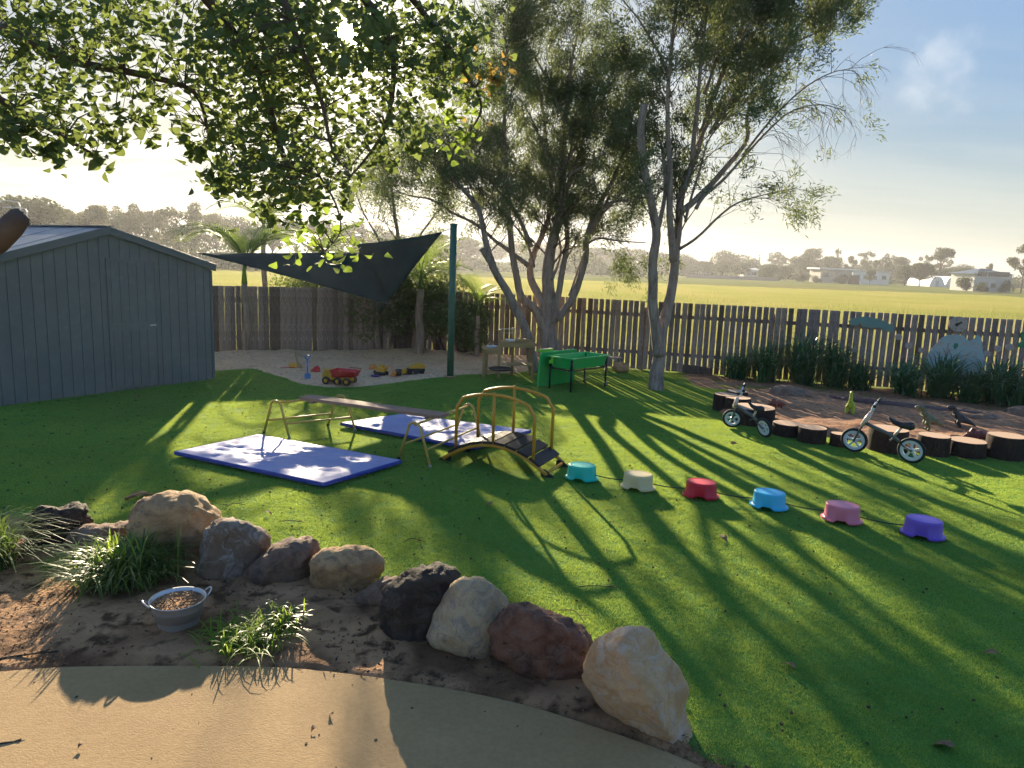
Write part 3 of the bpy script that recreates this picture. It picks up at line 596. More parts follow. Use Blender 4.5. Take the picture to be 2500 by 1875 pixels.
limbsL = [
 ([(640, 1665), (632, 1560), (620, 1480), (632, 1400), (620, 1250), (640, 1100), (680, 950), (690, 750), (700, 550), (720, 350), (740, 190)], 0.21, 0.02, 0.3, 0.8, 4.5, 0, 0.42),
 ([(562, 1672), (545, 1600), (520, 1480), (450, 1330), (390, 1230), (345, 1100), (312, 950), (240, 850), (150, 770), (60, 700)], 0.115, 0.02, -0.5, 0.7, 5, 0, 0.5, TLa.y),
 ([(395, 1250), (355, 1170), (322, 1118)], 0.055, 0.05, -0.1, 0.0, 0, 0, .3, TLa.y - .2),
 ([(625, 1560), (570, 1400), (500, 1330), (470, 1180), (450, 1000), (440, 850), (430, 700), (430, 500), (420, 300), (440, 110)], 0.10, 0.015, -0.2, 0.75, 5.5, 0, 0.42),
 ([(630, 1500), (590, 1350), (542, 1250), (555, 1150), (600, 1050), (640, 900), (620, 700), (600, 500), (570, 320)], 0.10, 0.015, 0.8, 0.8, 5.5, 0, 0.42),
 ([(650, 1450), (680, 1250), (710, 1080), (700, 900), (760, 700), (820, 500), (860, 320)], 0.075, 0.012, 0.5, 0.8, 6, 0, 0.4),
 ([(665, 1440), (735, 1340), (790, 1180), (800, 1060), (840, 950), (900, 830), (960, 700), (1000, 560), (970, 440)], 0.085, 0.015, 0.0, 0.75, 5.5, 0, 0.45),
 ([(535, 1195), (440, 1120), (380, 1080), (300, 1010), (200, 960), (100, 900), (0, 880), (-80, 850)], 0.05, 0.008, -0.3, 0.7, 6.5, 0, 0.35),
 ([(545, 1110), (490, 980), (430, 900), (350, 800), (250, 740)], 0.05, 0.010, 0.6, 0.75, 6, 0, 0.3),
 ([(815, 1050), (870, 940), (930, 905), (1000, 900), (1110, 878)], 0.05, 0.015, -0.6, 0.4, 4, 0.2, 0.2),
 ([(800, 1100), (850, 1072), (950, 1085), (1060, 1092)], 0.03, 0.008, -0.6, 0.55, 6, 1.1, 0.2),
 ([(700, 560), (640, 400), (560, 250), (500, 130)], 0.035, 0.010, 0.2, 0.8, 7, 0, 0.15),
 ([(690, 760), (780, 600), (860, 460), (920, 370)], 0.035, 0.010, 0.6, 0.85, 7, 0, 0.15),
 ([(430, 700), (350, 560), (280, 470), (230, 420)], 0.035, 0.010, 0.2, 0.85, 6.5, 0, 0.15),
 ([(690, 800), (760, 760), (860, 700), (940, 660)], 0.03, 0.010, -0.4, 0.8, 7, 0, 0.1),
 ([(450, 1000), (380, 900), (300, 850), (180, 850), (80, 830)], 0.03, 0.010, 0.3, 0.8, 7, 0, 0.1),
 ([(720, 360), (745, 200), (770, 90), (765, 20)], 0.02, 0.006, 0.1, 0.12, 8, 0, 0.05),
 ([(440, 240), (420, 130), (440, 60)], 0.02, 0.006, 0.1, 0.85, 8, 0, 0.05),
 ([(620, 700), (560, 560), (520, 480), (470, 420)], 0.03, 0.010, 0.8, 0.9, 8, 0, 0.1),
 ([(640, 1260), (680, 1130), (650, 1000), (620, 880)], 0.03, 0.010, 0.9, 0.5, 7, 0, 0.1),
 ([(720, 1330), (770, 1180), (850, 980), (930, 820)], 0.03, 0.010, 1.1, 0.55, 7, 0, 0.2),
 ([(560, 1200), (520, 1080), (440, 980), (380, 930)], 0.03, 0.010, 1.0, 0.55, 7, 0, 0.2),
 ([(830, 1000), (900, 930), (990, 820), (1060, 700)], 0.03, 0.008, -0.6, 0.5, 6, 0, 0.2),
 ([(690, 1200), (760, 1080), (880, 1010), (980, 980)], 0.02, 0.006, 0.7, 0.45, 6, 0.3, 0.2),
]
c2 = fine_tree('paperbark_tree', 'wide paperbark tree with many stems behind the green water table', TL, limbsL, M_leafA, 8, nsub=1.15)
# darker small tree left of it
sh = AT(985, 800, 18.5); sh.z = -0.3
ZD = lambda x, y: (x * K, y * K)
def dconv(pl): return [((u * K - 1000) * 1.843, v * K * 1.843) for u, v in pl]
limbsS = [(dconv([(870, 700), (868, 600), (860, 520), (850, 440), (845, 395)]), 0.09, 0.02, 0.1, 0.6, 4.5, 0, 0.45),
          (dconv([(868, 600), (820, 520), (780, 450), (765, 400)]), 0.05, 0.01, 0.3, 0.6, 5, 0, 0.4),
          (dconv([(868, 600), (900, 520), (935, 470), (960, 440)]), 0.05, 0.01, 0.3, 0.5, 4, 0, 0.4)]
c3 = fine_tree('bushy_tree', 'dark bushy tree rising behind the fence left of the two paperbarks', sh, limbsS, M_leafP, 12, lpc=22)
print('TREES', c1[1:], c2[1:], c3[1:])

# ------------------------------------------------------------------ boulders
def rockmat(name, a, b, c, rough=0.85, bump=0.012):
    m = bpy.data.materials.new(name); m.use_nodes = True; t = m.node_tree; bs = t.nodes['Principled BSDF']; tcx = N(t, 'ShaderNodeTexCoord'); vec = tcx.outputs['Object']
    def ns(sc, det, rg=.6, dist=0.0):
        n = N(t, 'ShaderNodeTexNoise'); t.links.new(vec, n.inputs['Vector']); n.inputs['Scale'].default_value = sc; n.inputs['Detail'].default_value = det; n.inputs['Roughness'].default_value = rg; n.inputs['Distortion'].default_value = dist; return n.outputs['Fac']
    def ramp(x, lo, hi): r = N(t, 'ShaderNodeMapRange'); t.links.new(x, r.inputs[0]); r.inputs[1].default_value = lo; r.inputs[2].default_value = hi; return r.outputs[0]
    col = mixc(t, ramp(ns(4, 6, .65, .6), .43, .57), a, b)
    col = mixc(t, mathn(t, 'MULTIPLY', ramp(ns(9, 10, .78, 1.2), .49, .60), .85), col, c)
    col = mixc(t, mathn(t, 'MULTIPLY', ramp(ns(55, 8, .8), .55, .75), .6), col, tuple(x * .35 for x in a))
    col = mixc(t, mathn(t, 'MULTIPLY', ramp(ns(95, 6, .8), .60, .75), .45), col, tuple(min(1, x * 1.7) for x in a))
    vo = N(t, 'ShaderNodeTexVoronoi', feature='DISTANCE_TO_EDGE'); n2 = N(t, 'ShaderNodeTexNoise'); t.links.new(vec, n2.inputs['Vector']); n2.inputs['Scale'].default_value = 6
    va = N(t, 'ShaderNodeVectorMath', operation='MULTIPLY_ADD'); t.links.new(n2.outputs['Color'], va.inputs[0]); va.inputs[1].default_value = (.25, .25, .25); t.links.new(vec, va.inputs[2]); t.links.new(va.outputs[0], vo.inputs['Vector']); vo.inputs['Scale'].default_value = 5.5
    crk = ramp(vo.outputs['Distance'], 0.0, 0.035); col = mixc(t, mathn(t, 'MULTIPLY', mathn(t, 'SUBTRACT', 1.0, crk), .12), col, tuple(x * .4 for x in a))
    t.links.new(col, bs.inputs['Base Color']); bs.inputs['Roughness'].default_value = rough; bs.inputs['Specular IOR Level'].default_value = .3
    hgt = mathn(t, 'ADD', mathn(t, 'MULTIPLY', ns(14, 12, .72), 1.0), mathn(t, 'ADD', mathn(t, 'MULTIPLY', ns(70, 6, .7), .25), mathn(t, 'MULTIPLY', crk, .12)))
    bp = N(t, 'ShaderNodeBump'); t.links.new(hgt, bp.inputs['Height']); bp.inputs['Distance'].default_value = bump * 3; bp.inputs['Strength'].default_value = .9; t.links.new(bp.outputs[0], bs.inputs['Normal']); return m
RK = {'tan': rockmat('rock_tan', (0.58, 0.37, 0.19), (0.42, 0.25, 0.125), (0.24, 0.16, 0.10)),
      'grey': rockmat('rock_grey', (0.22, 0.15, 0.10), (0.24, 0.17, 0.12), (0.40, 0.36, 0.32)),
      'black': rockmat('rock_black', (0.060, 0.046, 0.036), (0.11, 0.085, 0.065), (0.13, 0.11, 0.09), 0.8, 0.03),
      'cream': rockmat('rock_cream', (0.56, 0.44, 0.27), (0.46, 0.31, 0.16), (0.30, 0.26, 0.22)),
      'red': rockmat('rock_red', (0.33, 0.155, 0.095), (0.14, 0.075, 0.055), (0.30, 0.19, 0.14), 0.75, 0.02),
      'brown': rockmat('rock_brown', (0.26, 0.165, 0.11), (0.17, 0.11, 0.08), (0.34, 0.25, 0.19)),
      'sandy': rockmat('rock_sandy', (0.64, 0.41, 0.22), (0.52, 0.30, 0.14), (0.58, 0.46, 0.36), 0.8, 0.006),
      'shale': rockmat('rock_shale', (0.27, 0.165, 0.11), (0.13, 0.095, 0.08), (0.26, 0.19, 0.14))}
def rock(box, m, seed, label, facets=10, off=(0.70, 0.92), tilt=0.0, dk=0.85, taper=0.15, rough=1.0, sink=0.85, group='boulders edging the lawn', conv=K, shear=0.0, cuts=None, name='boulder', sub=4):
    u0, v0, u1, v1 = [q * conv for q in box]; uc, vc = (u0 + u1) / 2, (v0 + v1) / 2
    az = 0.15; c = P(uc, vc, az)
    for _ in range(6):
        m_ = mpp(c); ax = (u1 - u0) / 2 * m_; ay = ax * dk; hh = (v1 - v0) / 2 * m_; E = math.atan2(CAM_H - c.z, math.hypot(c.x, c.y))
        q = hh * hh - (ay * math.sin(E)) ** 2; az = math.sqrt(max(q, (0.3 * ax) ** 2)) / math.cos(E); c = P(uc, vc, az * sink)
    rn = random.Random(seed); bm = bmesh.new(); bmesh.ops.create_icosphere(bm, subdivisions=sub, radius=1.0)
    pl = []
    for _ in range(facets):
        n_ = Vector((rn.gauss(0, 1), rn.gauss(0, 1), rn.gauss(0, .8))).normalized(); pl.append((n_, rn.uniform(*off)))
    for n_, o_ in (cuts or []): pl.append((Vector(n_).normalized(), o_))
    Mt = Matrix.Rotation(tilt, 3, 'Y'); sd = Vector((seed * 3.1, seed * 1.7, 0))
    yaw = Matrix.Rotation(-math.atan2(c.x, c.y), 3, 'Z')
    for v in bm.verts:
        p = v.co.copy()
        for n_, o_ in pl:
            k = p.dot(n_) - o_
            if k > 0: p -= n_ * k * 0.94
        p.x *= 1 - taper * p.z; p.y *= 1 - taper * p.z; p.x += shear * p.z
        p = Mt @ p
        p = p * (1 + 0.10 * noise.noise(p * 1.3 + sd) + 0.05 * rough * noise.noise(p * 3.5 + sd) + 0.028 * rough * noise.noise(p * 8 + sd) + 0.014 * rough * noise.noise(p * 18 + sd))
        v.co = yaw @ Vector((p.x * ax * 1.04, p.y * ay, p.z * az * 1.04))
    me = bpy.data.meshes.new(name); bm.to_mesh(me); bm.free(); me.materials.append(RK[m])
    me.polygons.foreach_set('use_smooth', [True] * len(me.polygons))
    o = obj(name, me, None, (c.x, c.y, c.z)); return tag(o, label, 'rock', group)
def hull_rock(cv, sil, ridge, m, seed, label, dk=0.8, rough=1.0, front=.60, smooth=3, big=1.0):
    S_ = [((x / cv[2] + cv[0]), (y / cv[2] + cv[1])) for x, y in sil]; Rg = [((q[0] / cv[2] + cv[0]), (q[1] / cv[2] + cv[1]), q[2]) for q in ridge]
    u0, u1 = min(q[0] for q in S_), max(q[0] for q in S_); v0, v1 = min(q[1] for q in S_), max(q[1] for q in S_); uc, vc = (u0 + u1) / 2, (v0 + v1) / 2
    g = P(uc, v1 - (v1 - v0) * .10, 0.0); m_ = mpp(g); E = math.atan2(CAM_H - .1, math.hypot(g.x, g.y)); w = (u1 - u0) * m_; dep = w * dk
    away = Vector((g.x, g.y, 0)).normalized(); rt = Vector((away.y, -away.x, 0)); g = g + away * dep * .30
    vg = 937.5 - (g - CAM).dot(_u) / (g - CAM).dot(_f) * F_PX; ug = 1250 + (g - CAM).dot(_r) / (g - CAM).dot(_f) * F_PX; m_ = mpp(g)
    pts = []
    def add(u, v, d): sy = (vg - v) * m_; z = (sy - d * math.sin(E)) / math.cos(E); pts.append(rt * (u - ug) * m_ + away * d + Vector((0, 0, z)))
    for u, v in S_:
        add(u, v, 0); add(uc + (u - uc) * front, vc + (v - vc) * (front + .05) + (v1 - v0) * .03, -dep * (.36 if len(Rg) < 3 else .22)); add(uc + (u - uc) * .72, vc + (v - vc) * .60 - (v1 - v0) * .05, dep * .42)
    for u, v, d in Rg: add(u, v, -dep * d)
    bm = bmesh.new()
    for p in pts: bm.verts.new(p)
    r = bmesh.ops.convex_hull(bm, input=bm.verts); bmesh.ops.delete(bm, geom=list({e for e in r['geom_interior'] + r['geom_unused'] if isinstance(e, bmesh.types.BMVert)}), context='VERTS')
    bmesh.ops.triangulate(bm, faces=bm.faces)
    for _ in range(7):
        tgt = 0.035 * big; le = [e for e in bm.edges if e.calc_length() > tgt]
        if not le or len(bm.verts) > 9000: break
        bmesh.ops.subdivide_edges(bm, edges=le, cuts=1); bmesh.ops.triangulate(bm, faces=[f for f in bm.faces if len(f.verts) > 3])
        if _ < smooth - 1: bmesh.ops.smooth_vert(bm, verts=bm.verts, factor=.45, use_axis_x=True, use_axis_y=True, use_axis_z=True)
    for _ in range(1): bmesh.ops.smooth_vert(bm, verts=bm.verts, factor=.5, use_axis_x=True, use_axis_y=True, use_axis_z=True)
    bm.normal_update(); cen = sum((v.co for v in bm.verts), Vector()) / len(bm.verts); sd = Vector((seed * 3.1, seed * 1.7, 0)); k = w
    for v in bm.verts:
        p = v.co / k; n_ = v.normal; d = .055 * noise.noise(p * 2.6 + sd) + .036 * rough * (noise.noise(p * 6 + sd) - .5 * abs(noise.noise(p * 5 + sd * 3))) + .024 * rough * noise.noise(p * 16 + sd) + .008 * rough * noise.noise(p * 34 + sd)
        rd = abs(noise.noise(p * 4.5 + sd * 2)); d -= .03 * rough * max(0, .12 - rd) / .12
        v.co = (v.co - cen) * 1.17 + cen + n_ * (d + .014) * k
    me = bpy.data.meshes.new('boulder'); bm.to_mesh(me); bm.free(); me.materials.append(RK[m]); me.polygons.foreach_set('use_smooth', [True] * len(me.polygons))
    o = obj('boulder', me, None, tuple(g)); return tag(o, label, 'rock', 'boulders edging the lawn')
Z7, Z8, Z9 = (0, 1150, 3.016), (450, 1250, 2.602), (1100, 1400, 2.765)
hull_rock(Z7, [(240, 360), (300, 290), (420, 275), (500, 270), (590, 275), (620, 320), (650, 400), (560, 460), (540, 560), (400, 600), (270, 560)], [], 'black', 3, 'black craggy lump of rock behind the liriope at the left end of the row', rough=2.4)
hull_rock(Z7, [(545, 430), (640, 405), (780, 395), (900, 400), (1000, 420), (1010, 500), (900, 620), (650, 620), (540, 560)], [], 'brown', 4, 'low reddish boulder half hidden behind the flowering liriope clump', rough=1.2)
hull_rock(Z7, [(1010, 420), (1030, 330), (1100, 240), (1200, 205), (1330, 205), (1430, 220), (1540, 290), (1620, 370), (1590, 470), (1560, 600), (1500, 720), (1300, 740), (1080, 660), (1005, 520)], [(1330, 320, .45)], 'tan', 21, 'biggest rounded tan boulder with a grey patched right side', rough=.8, front=.72)
hull_rock(Z8, [(100, 380), (130, 230), (180, 120), (270, 60), (360, 70), (420, 130), (500, 160), (540, 230), (460, 330), (420, 430), (300, 470), (150, 450)], [], 'grey', 8, 'dark grey domed boulder right of the biggest tan one', rough=1.1, front=.7)
hull_rock(Z8, [(400, 410), (450, 330), (540, 250), (620, 210), (730, 190), (820, 210), (860, 260), (830, 350), (800, 460), (700, 500), (500, 500), (420, 470)], [(600, 300, .42)], 'shale', 9, 'dull brown sloping boulder between the grey dome and the square tan block', rough=1.2)
hull_rock(Z8, [(870, 270), (930, 235), (1050, 235), (1130, 280), (1220, 290), (1245, 350), (1230, 430), (1180, 490), (1080, 545), (1000, 560), (900, 525), (850, 470), (810, 420), (820, 320)], [(865, 335, .34), (1040, 345, .42), (1205, 330, .30)], 'tan', 31, 'square light tan boulder with a flat lit top', rough=.9, smooth=2)
hull_rock(Z8, [(1205, 470), (1260, 430), (1340, 420), (1380, 470), (1330, 600), (1270, 640), (1100, 600), (1080, 560), (1150, 500)], [], 'brown', 14, 'small brown stone wedged beside the black craggy boulder', rough=1.5)
hull_rock(Z8, [(1300, 480), (1400, 420), (1500, 370), (1590, 355), (1680, 400), (1755, 480), (1730, 560), (1640, 720), (1600, 850), (1450, 890), (1320, 800), (1250, 640), (1270, 560)], [(1540, 480, .42), (1400, 600, .42)], 'black', 17, 'black craggy boulder in the middle of the row', rough=1.3, smooth=2)
hull_rock(Z8, [(1720, 490), (1830, 483), (1920, 495), (1990, 560), (2070, 640), (2060, 760), (1990, 920), (1900, 1000), (1800, 985), (1700, 935), (1600, 865), (1568, 800), (1600, 700), (1640, 610)], [(1870, 560, .30), (1885, 800, .46), (1780, 860, .36)], 'cream', 20, 'cream coloured pointed boulder next to the dark red one', rough=.8, smooth=2)
hull_rock(Z9, [(350, 290), (430, 260), (560, 275), (700, 320), (850, 390), (930, 450), (985, 560), (965, 680), (900, 770), (800, 785), (650, 730), (500, 650), (350, 580), (293, 450), (310, 360)], [(520, 330, .2)], 'red', 23, 'long dark red boulder with a glossy pitted face', rough=1.5, front=.74)
hull_rock(Z9, [(1240, 465), (1310, 490), (1370, 570), (1450, 630), (1490, 720), (1530, 850), (1600, 1010), (1590, 1080), (1510, 1195), (1420, 1160), (1250, 1085), (1100, 965), (980, 875), (908, 780), (950, 700), (970, 610), (1080, 530), (1180, 480)], [(1130, 620, .34), (1230, 740, .46), (1330, 900, .50), (1480, 1090, .36)], 'sandy', 29, 'large pale sandy wedge shaped boulder at the right end of the row', rough=.8, front=.45, smooth=1)

# ------------------------------------------------------------------ strap leaved clumps
def straps(n, h, spread, width, seed, base_r=0.06, droop=1.0, seg=5, wlo=0.6):
    rn = np.random.default_rng(seed); az = rn.uniform(0, 2 * np.pi, n); L = rn.uniform(0.55, 1.1, n); sp = spread * rn.uniform(0.25, 1.05, n) ; hh = h * L
    b0 = rn.normal(0, base_r, (n, 2)); V = []; Fq = []
    dirx, diry = np.cos(az), np.sin(az)
    rows = []
    for k in range(seg + 1):
        t = k / seg; r = sp * (t ** 1.25); z = hh * (2.15 * t - (1.05 + 0.55 * droop * (sp / spread)) * t * t); z = np.maximum(z, 0.01)
        w = width * (1 - t ** 2.2) * 0.5 + 0.0004
        cx = b0[:, 0] + dirx * r; cy = b0[:, 1] + diry * r
        rows.append(np.stack([np.c_[cx - diry * w, cy + dirx * w, z], np.c_[cx + diry * w, cy - dirx * w, z + w * 0.3]], 1))
    A = np.stack(rows, 1)                 # n, seg+1, 2, 3
    V = A.reshape(-1, 3); m_ = (seg + 1) * 2; Fq = []
    base = np.arange(n) * m_
    for k in range(seg): Fq.append(np.stack([base + 2 * k, base + 2 * k + 1, base + 2 * k + 3, base + 2 * k + 2], 1))
    return V, np.concatenate(Fq)
def clump(name, label, cat, p, n, h, spread, width, m, seed, group=None, droop=1.0, base_r=0.06, extra=None):
    root = empty(name, p, random.uniform(0, 6), label, cat, group)
    V, Fq = straps(n, h, spread, width, seed, base_r, droop); o = obj('leaves', mesh_np('leaves', V, Fq, [m], smooth=True), root); tag(o, kind='stuff')
    if extra:
        m2, n2, h2, s2 = extra; V, Fq = straps(n2, h2, s2, width, seed + 5, base_r, 0.3); o = obj('young_leaves', mesh_np('young_leaves', V, Fq, [m2], smooth=True), root); tag(o, kind='stuff')
    V, Fq = straps(max(20, n // 12), h * 0.25, spread * 0.7, width, seed + 9, base_r * 1.3, 1.0); o = obj('dead_leaves', mesh_np('dead_leaves', V, Fq, [M_dry], smooth=True), root); tag(o, kind='stuff')
    return root
M_liri2 = mat('liriope_fresh', (0.14, 0.26, 0.03), rough=0.55, trans=0.45, spec=0.3, tcol=(0.40, 0.55, 0.06))
g_l = None
clump('liriope_clump', 'arching liriope clump cut by the left edge of the picture', 'plant', P(-28 * K, 1235 * K), 420, 0.40, 0.52, 0.011, M_liri, 3, extra=(M_liri2, 30, .3, .2))
clump('liriope_clump', 'large arching liriope clump with pale shining blades behind the metal tub', 'plant', P(270 * K, 1262 * K), 620, 0.30, 0.50, 0.012, M_liri, 4, extra=(M_liri2, 60, .34, .22), base_r=0.10)
clump('grass_tuft', 'small bright green tuft right of the metal tub on dark earth', 'plant', P(530 * K, 1392 * K), 260, 0.13, 0.24, 0.008, M_liri2, 5, base_r=0.10)
clump('grass_tuft', 'leaning green tuft of broader blades at the right of the small tuft', 'plant', P(605 * K, 1372 * K), 90, 0.17, 0.22, 0.010, M_liri, 6, base_r=0.05, extra=(M_liri2, 30, .16, .12))
clump('seedling', 'single tiny seedling near the path edge', 'plant', P(480 * K, 1424 * K), 14, 0.07, 0.05, 0.007, M_liri2, 7, base_r=0.01)
clump('weed_tuft', 'fresh light green weeds at the foot of the left liriope', 'plant', P(118 * K, 1232 * K), 110, 0.10, 0.16, 0.006, M_liri2, 8, base_r=0.05)
sp = [(1575, 812, .5), (1640, 818, .72), (1722, 826, 1.0), (1795, 834, .85), (1852, 842, .5), (1955, 856, .62), (2030, 862, .82), (2092, 870, .55), (2150, 875, .82), (2208, 884, .6)]
lbs = ['short strappy plant at the left end of the row along the fence', 'strappy plant left of the tallest clump', 'tallest strappy clump leaning over the dirt patch', 'wide strappy plant right of the tallest clump', 'short strappy plant behind the green long necked dinosaur', 'strappy plant behind the right balance bike', 'strappy plant growing in front of the painted map board', 'low strappy plant under the right edge of the map board', 'strappy plant behind the dark standing dinosaur', 'strappy plant at the right edge of the picture']
for i, (u, v, h) in enumerate(sp):
    p = P(u * K, v * K); p.z = 0; p.y = min(p.y, fence_y(p.x) - 0.35)
    clump('strappy_plant', lbs[i], 'plant', p, 240, h * 1.05, 1.25 * h, 0.022, M_strap, 40 + i, 'dark strappy plants along the fence', 0.9, 0.08)

# ------------------------------------------------------------------ metal tub with soil
pp = P(437, 1538); pp.z = 0.012
tub = empty('metal_planter', pp, 0, 'round galvanised tub with two ring handles filled with dry soil', 'planter')
H = 0.17
MB().lathe([(0.0, 0.0), (0.098, 0.0), (0.100, 0.006), (0.121, 0.100), (0.1245, 0.102), (0.1235, 0.107), (0.1255, 0.112), (0.1265, 0.115), (0.143, H), (0.149, H + 0.004), (0.147, H + 0.009), (0.139, H + 0.003), (0.12, 0.075), (0.0, 0.075)], 48).build('bucket', M_metal, tub, smooth=True)
sp_ = MB(); V = []; rn = random.Random(4)
sp_.lathe([(0.0, H - 0.018), (0.06, H - 0.014), (0.11, H - 0.02), (0.137, H - 0.012)], 30); so_ = sp_.build('potting_soil', M_soil, tub, smooth=True)
b = MB()
for _ in range(220):
    a = rn.uniform(0, 6.28); r = 0.115 * math.sqrt(rn.random()); b.box((r * math.cos(a), r * math.sin(a), H - 0.010 + rn.uniform(0, .012)), (rn.uniform(.006, .02), rn.uniform(.003, .007), .003), Matrix.Rotation(rn.uniform(0, 6), 3, 'Z') @ Matrix.Rotation(rn.uniform(-.6, .6), 3, 'X'))
tag(b.build('wood_chips', M_dry, tub), kind='stuff')
for s_ in (-1, 1):
    ang = R(35) if s_ > 0 else R(215); c = Vector((math.cos(ang) * 0.147, math.sin(ang) * 0.147, H)); rd = Vector((math.cos(ang), math.sin(ang), 0)); td = Vector((-rd.y, rd.x, 0))
    pts = [c + td * 0.034 * math.cos(t) + (rd * 0.030 + Vector((0, 0, 0.030))) * max(0, math.sin(t)) for t in [math.pi * k / 10 for k in range(11)]]
    MB().tube(pts, 0.0045, 8).build('handle', M_metal, tub, smooth=True)

# ------------------------------------------------------------------ stepping tubs on a rope
def tubmesh(w, d, h):
    n = 64; b = MB(); prof = [(0.0, h * 0.985), (0.60, h * 0.985), (0.66, h * 0.985), (0.70, h), (0.76, h), (0.80, h - 0.006), (0.815, h - 0.02), (0.86, 0.018), (0.90, 0.012), (1.0, 0.012), (1.0, 0.0), (0.87, 0.0), (0.845, 0.012), (0.79, h - 0.02)]
    for k, (r, z) in enumerate(prof):
        for j in range(n):
            an = 2 * math.pi * j / n; q = abs(((an - math.pi / 2) % math.pi)); q = min(q, math.pi - q)
            lift = 0.026 * max(0, min(1, (0.34 - q) / 0.09)); lift = lift if q < 0.34 else 0
            zz_ = z + lift if z < 0.03 else z; rr = r * (1 - (0.05 if lift > 0 and r > .88 else 0))
            b.v.append((rr * w / 2 * math.cos(an), rr * d / 2 * math.sin(an), zz_))
    for k in range(len(prof) - 1):
        for j in range(n):
            b.f.append((k * n + j, k * n + (j + 1) % n, (k + 1) * n + (j + 1) % n, (k + 1) * n + j)); b.m.append(0)
    return b
TC = [('teal', (0.01, 0.62, 0.50), (1256, 1036)), ('cream', (0.80, 0.66, 0.36), (1377, 1056)), ('red', (0.72, 0.015, 0.045), (1513, 1074)), ('sky blue', (0.05, 0.58, 0.90), (1660, 1097)), ('pink', (0.86, 0.24, 0.32), (1817, 1126)), ('purple', (0.20, 0.10, 0.62), (1992, 1159))]
tp = []
for nm, c, (u, v) in TC: p = P(u * K, v * K); p.z = 0.018; tp.append(p)
for i, (nm, c, _) in enumerate(TC):
    m = mat('tub_' + nm.replace(' ', '_'), c, tuple(x * 0.9 for x in c), 5, 0.36, 0.0004, 90, spec=0.5, trans=0.12)
    m2 = mat('tubtop_sheen_' + nm.replace(' ', '_'), tuple(x * 0.9 + 0.06 for x in c), None, rough=0.5)  # tub colour made paler, sky reflection on the top mixed into it
    a = tp[max(0, i - 1)]; b_ = tp[min(5, i + 1)]; rz = math.atan2(b_.y - a.y, b_.x - a.x) + [0.1, -.05, .05, -.04, .06, -.08][i]
    t = empty('stepping_tub', tp[i], rz, '%s plastic stepping tub in the row of tubs on the lawn' % nm, 'stepping tub', 'coloured stepping tubs joined by a rope')
    sharp(tubmesh(0.335, 0.285, 0.135).build('tub_shell', m, t, smooth=True), 50)
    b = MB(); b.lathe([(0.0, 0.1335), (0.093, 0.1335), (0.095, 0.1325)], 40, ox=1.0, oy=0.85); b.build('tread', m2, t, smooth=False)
RL = [('teal', 'cream'), ('cream', 'red'), ('red', 'blue'), ('blue', 'pink'), ('pink', 'purple')]
for i in range(5):
    a, b_ = tp[i], tp[i + 1]; d = (b_ - a); L = d.length; d = d / L; s_ = a + d * 0.14; e_ = b_ - d * 0.14
    pts = [s_.lerp(e_, t / 8) + Vector((0, 0, 0.050 - 0.010 * math.sin(math.pi * t / 8))) - s_ for t in range(9)]
    o = MB().tube(pts, 0.0055, 6).build('rope', M_black, smooth=True); o.location = s_; tag(o, 'black rope between the %s tub and the %s tub' % RL[i], 'rope', 'rope pieces joining the stepping tubs')

# ------------------------------------------------------------------ arched bridge
NL, NR, FR_ = P(1082, 1126), P(1333, 1167), P(1396, 1140)
bx_ = (NR - NL); BL = bx_.length; bx_ /= BL; by_ = Vector((-bx_.y, bx_.x, 0)); BWD = 0.50
bridge = empty('play_bridge', NL, math.atan2(bx_.y, bx_.x), 'small arched bridge with amber tube rails and black ribbed planks', 'play bridge')
RISE = 0.215
arc = lambda t: Vector((t * BL, 0, 0.032 + RISE * (1 - (2 * t - 1) ** 2)))
for s_, yy in enumerate((0, BWD)):
    MB().tube([arc(k / 16) + Vector((0, yy, 0)) for k in range(17)], 0.019, 14).build('side_tube', M_yel, bridge, smooth=True)
    h = 0.53; T = (0.125, 0.875); pts = []
    p0 = arc(T[0]); p1 = arc(T[1]); pts = [p0 + Vector((0, 0, 0.01)), p0 + Vector((0, 0, h - 0.10)), p0 + Vector((0.006, 0, h - 0.05)), p0 + Vector((0.035, 0, h - 0.012))]
    for k in range(1, 12):
        t = T[0] + (T[1] - T[0]) * k / 12; q = arc(t); q.z = 0.032 + RISE * 0.80 * (1 - (2 * t - 1) ** 2) + h + 0.035; pts.append(q)
    pts += [p1 + Vector((-0.035, 0, h - 0.012)), p1 + Vector((-0.006, 0, h - 0.05)), p1 + Vector((0, 0, h - 0.10)), p1 + Vector((0, 0, 0.01))]
    MB().tube([q + Vector((0, yy, 0)) for q in pts], 0.0165, 14).build('hand_rail', M_yel, bridge, smooth=True)
    pm = arc(0.49); MB().tube([pm + Vector((0, yy, 0.01)), pm + Vector((0, yy, h + 0.018))], 0.0155, 12).build('rail_post', M_yel, bridge, smooth=True)
npl = 8
for k in range(npl):
    t = 0.05 + 0.90 * (k + .5) / npl; a = arc(t - 0.01); b_ = arc(t + 0.01); an = math.atan2(b_.z - a.z, b_.x - a.x); c = arc(t) + Vector((0, BWD / 2, 0.030)); Rm = Matrix.Rotation(-an, 3, 'Y'); wl = BL * 0.9 / npl / math.cos(an) - 0.018
    pk = MB(); pk.box(c, (wl, BWD + 0.05, 0.022), Rm)
    for r_ in range(9): pk.box(c + Rm @ Vector((-wl / 2 + wl * (r_ + .5) / 9, 0, 0.0125)), (wl / 9 * 0.6, BWD + 0.04, 0.004), Rm)
    pk.build('plank', M_black, bridge)
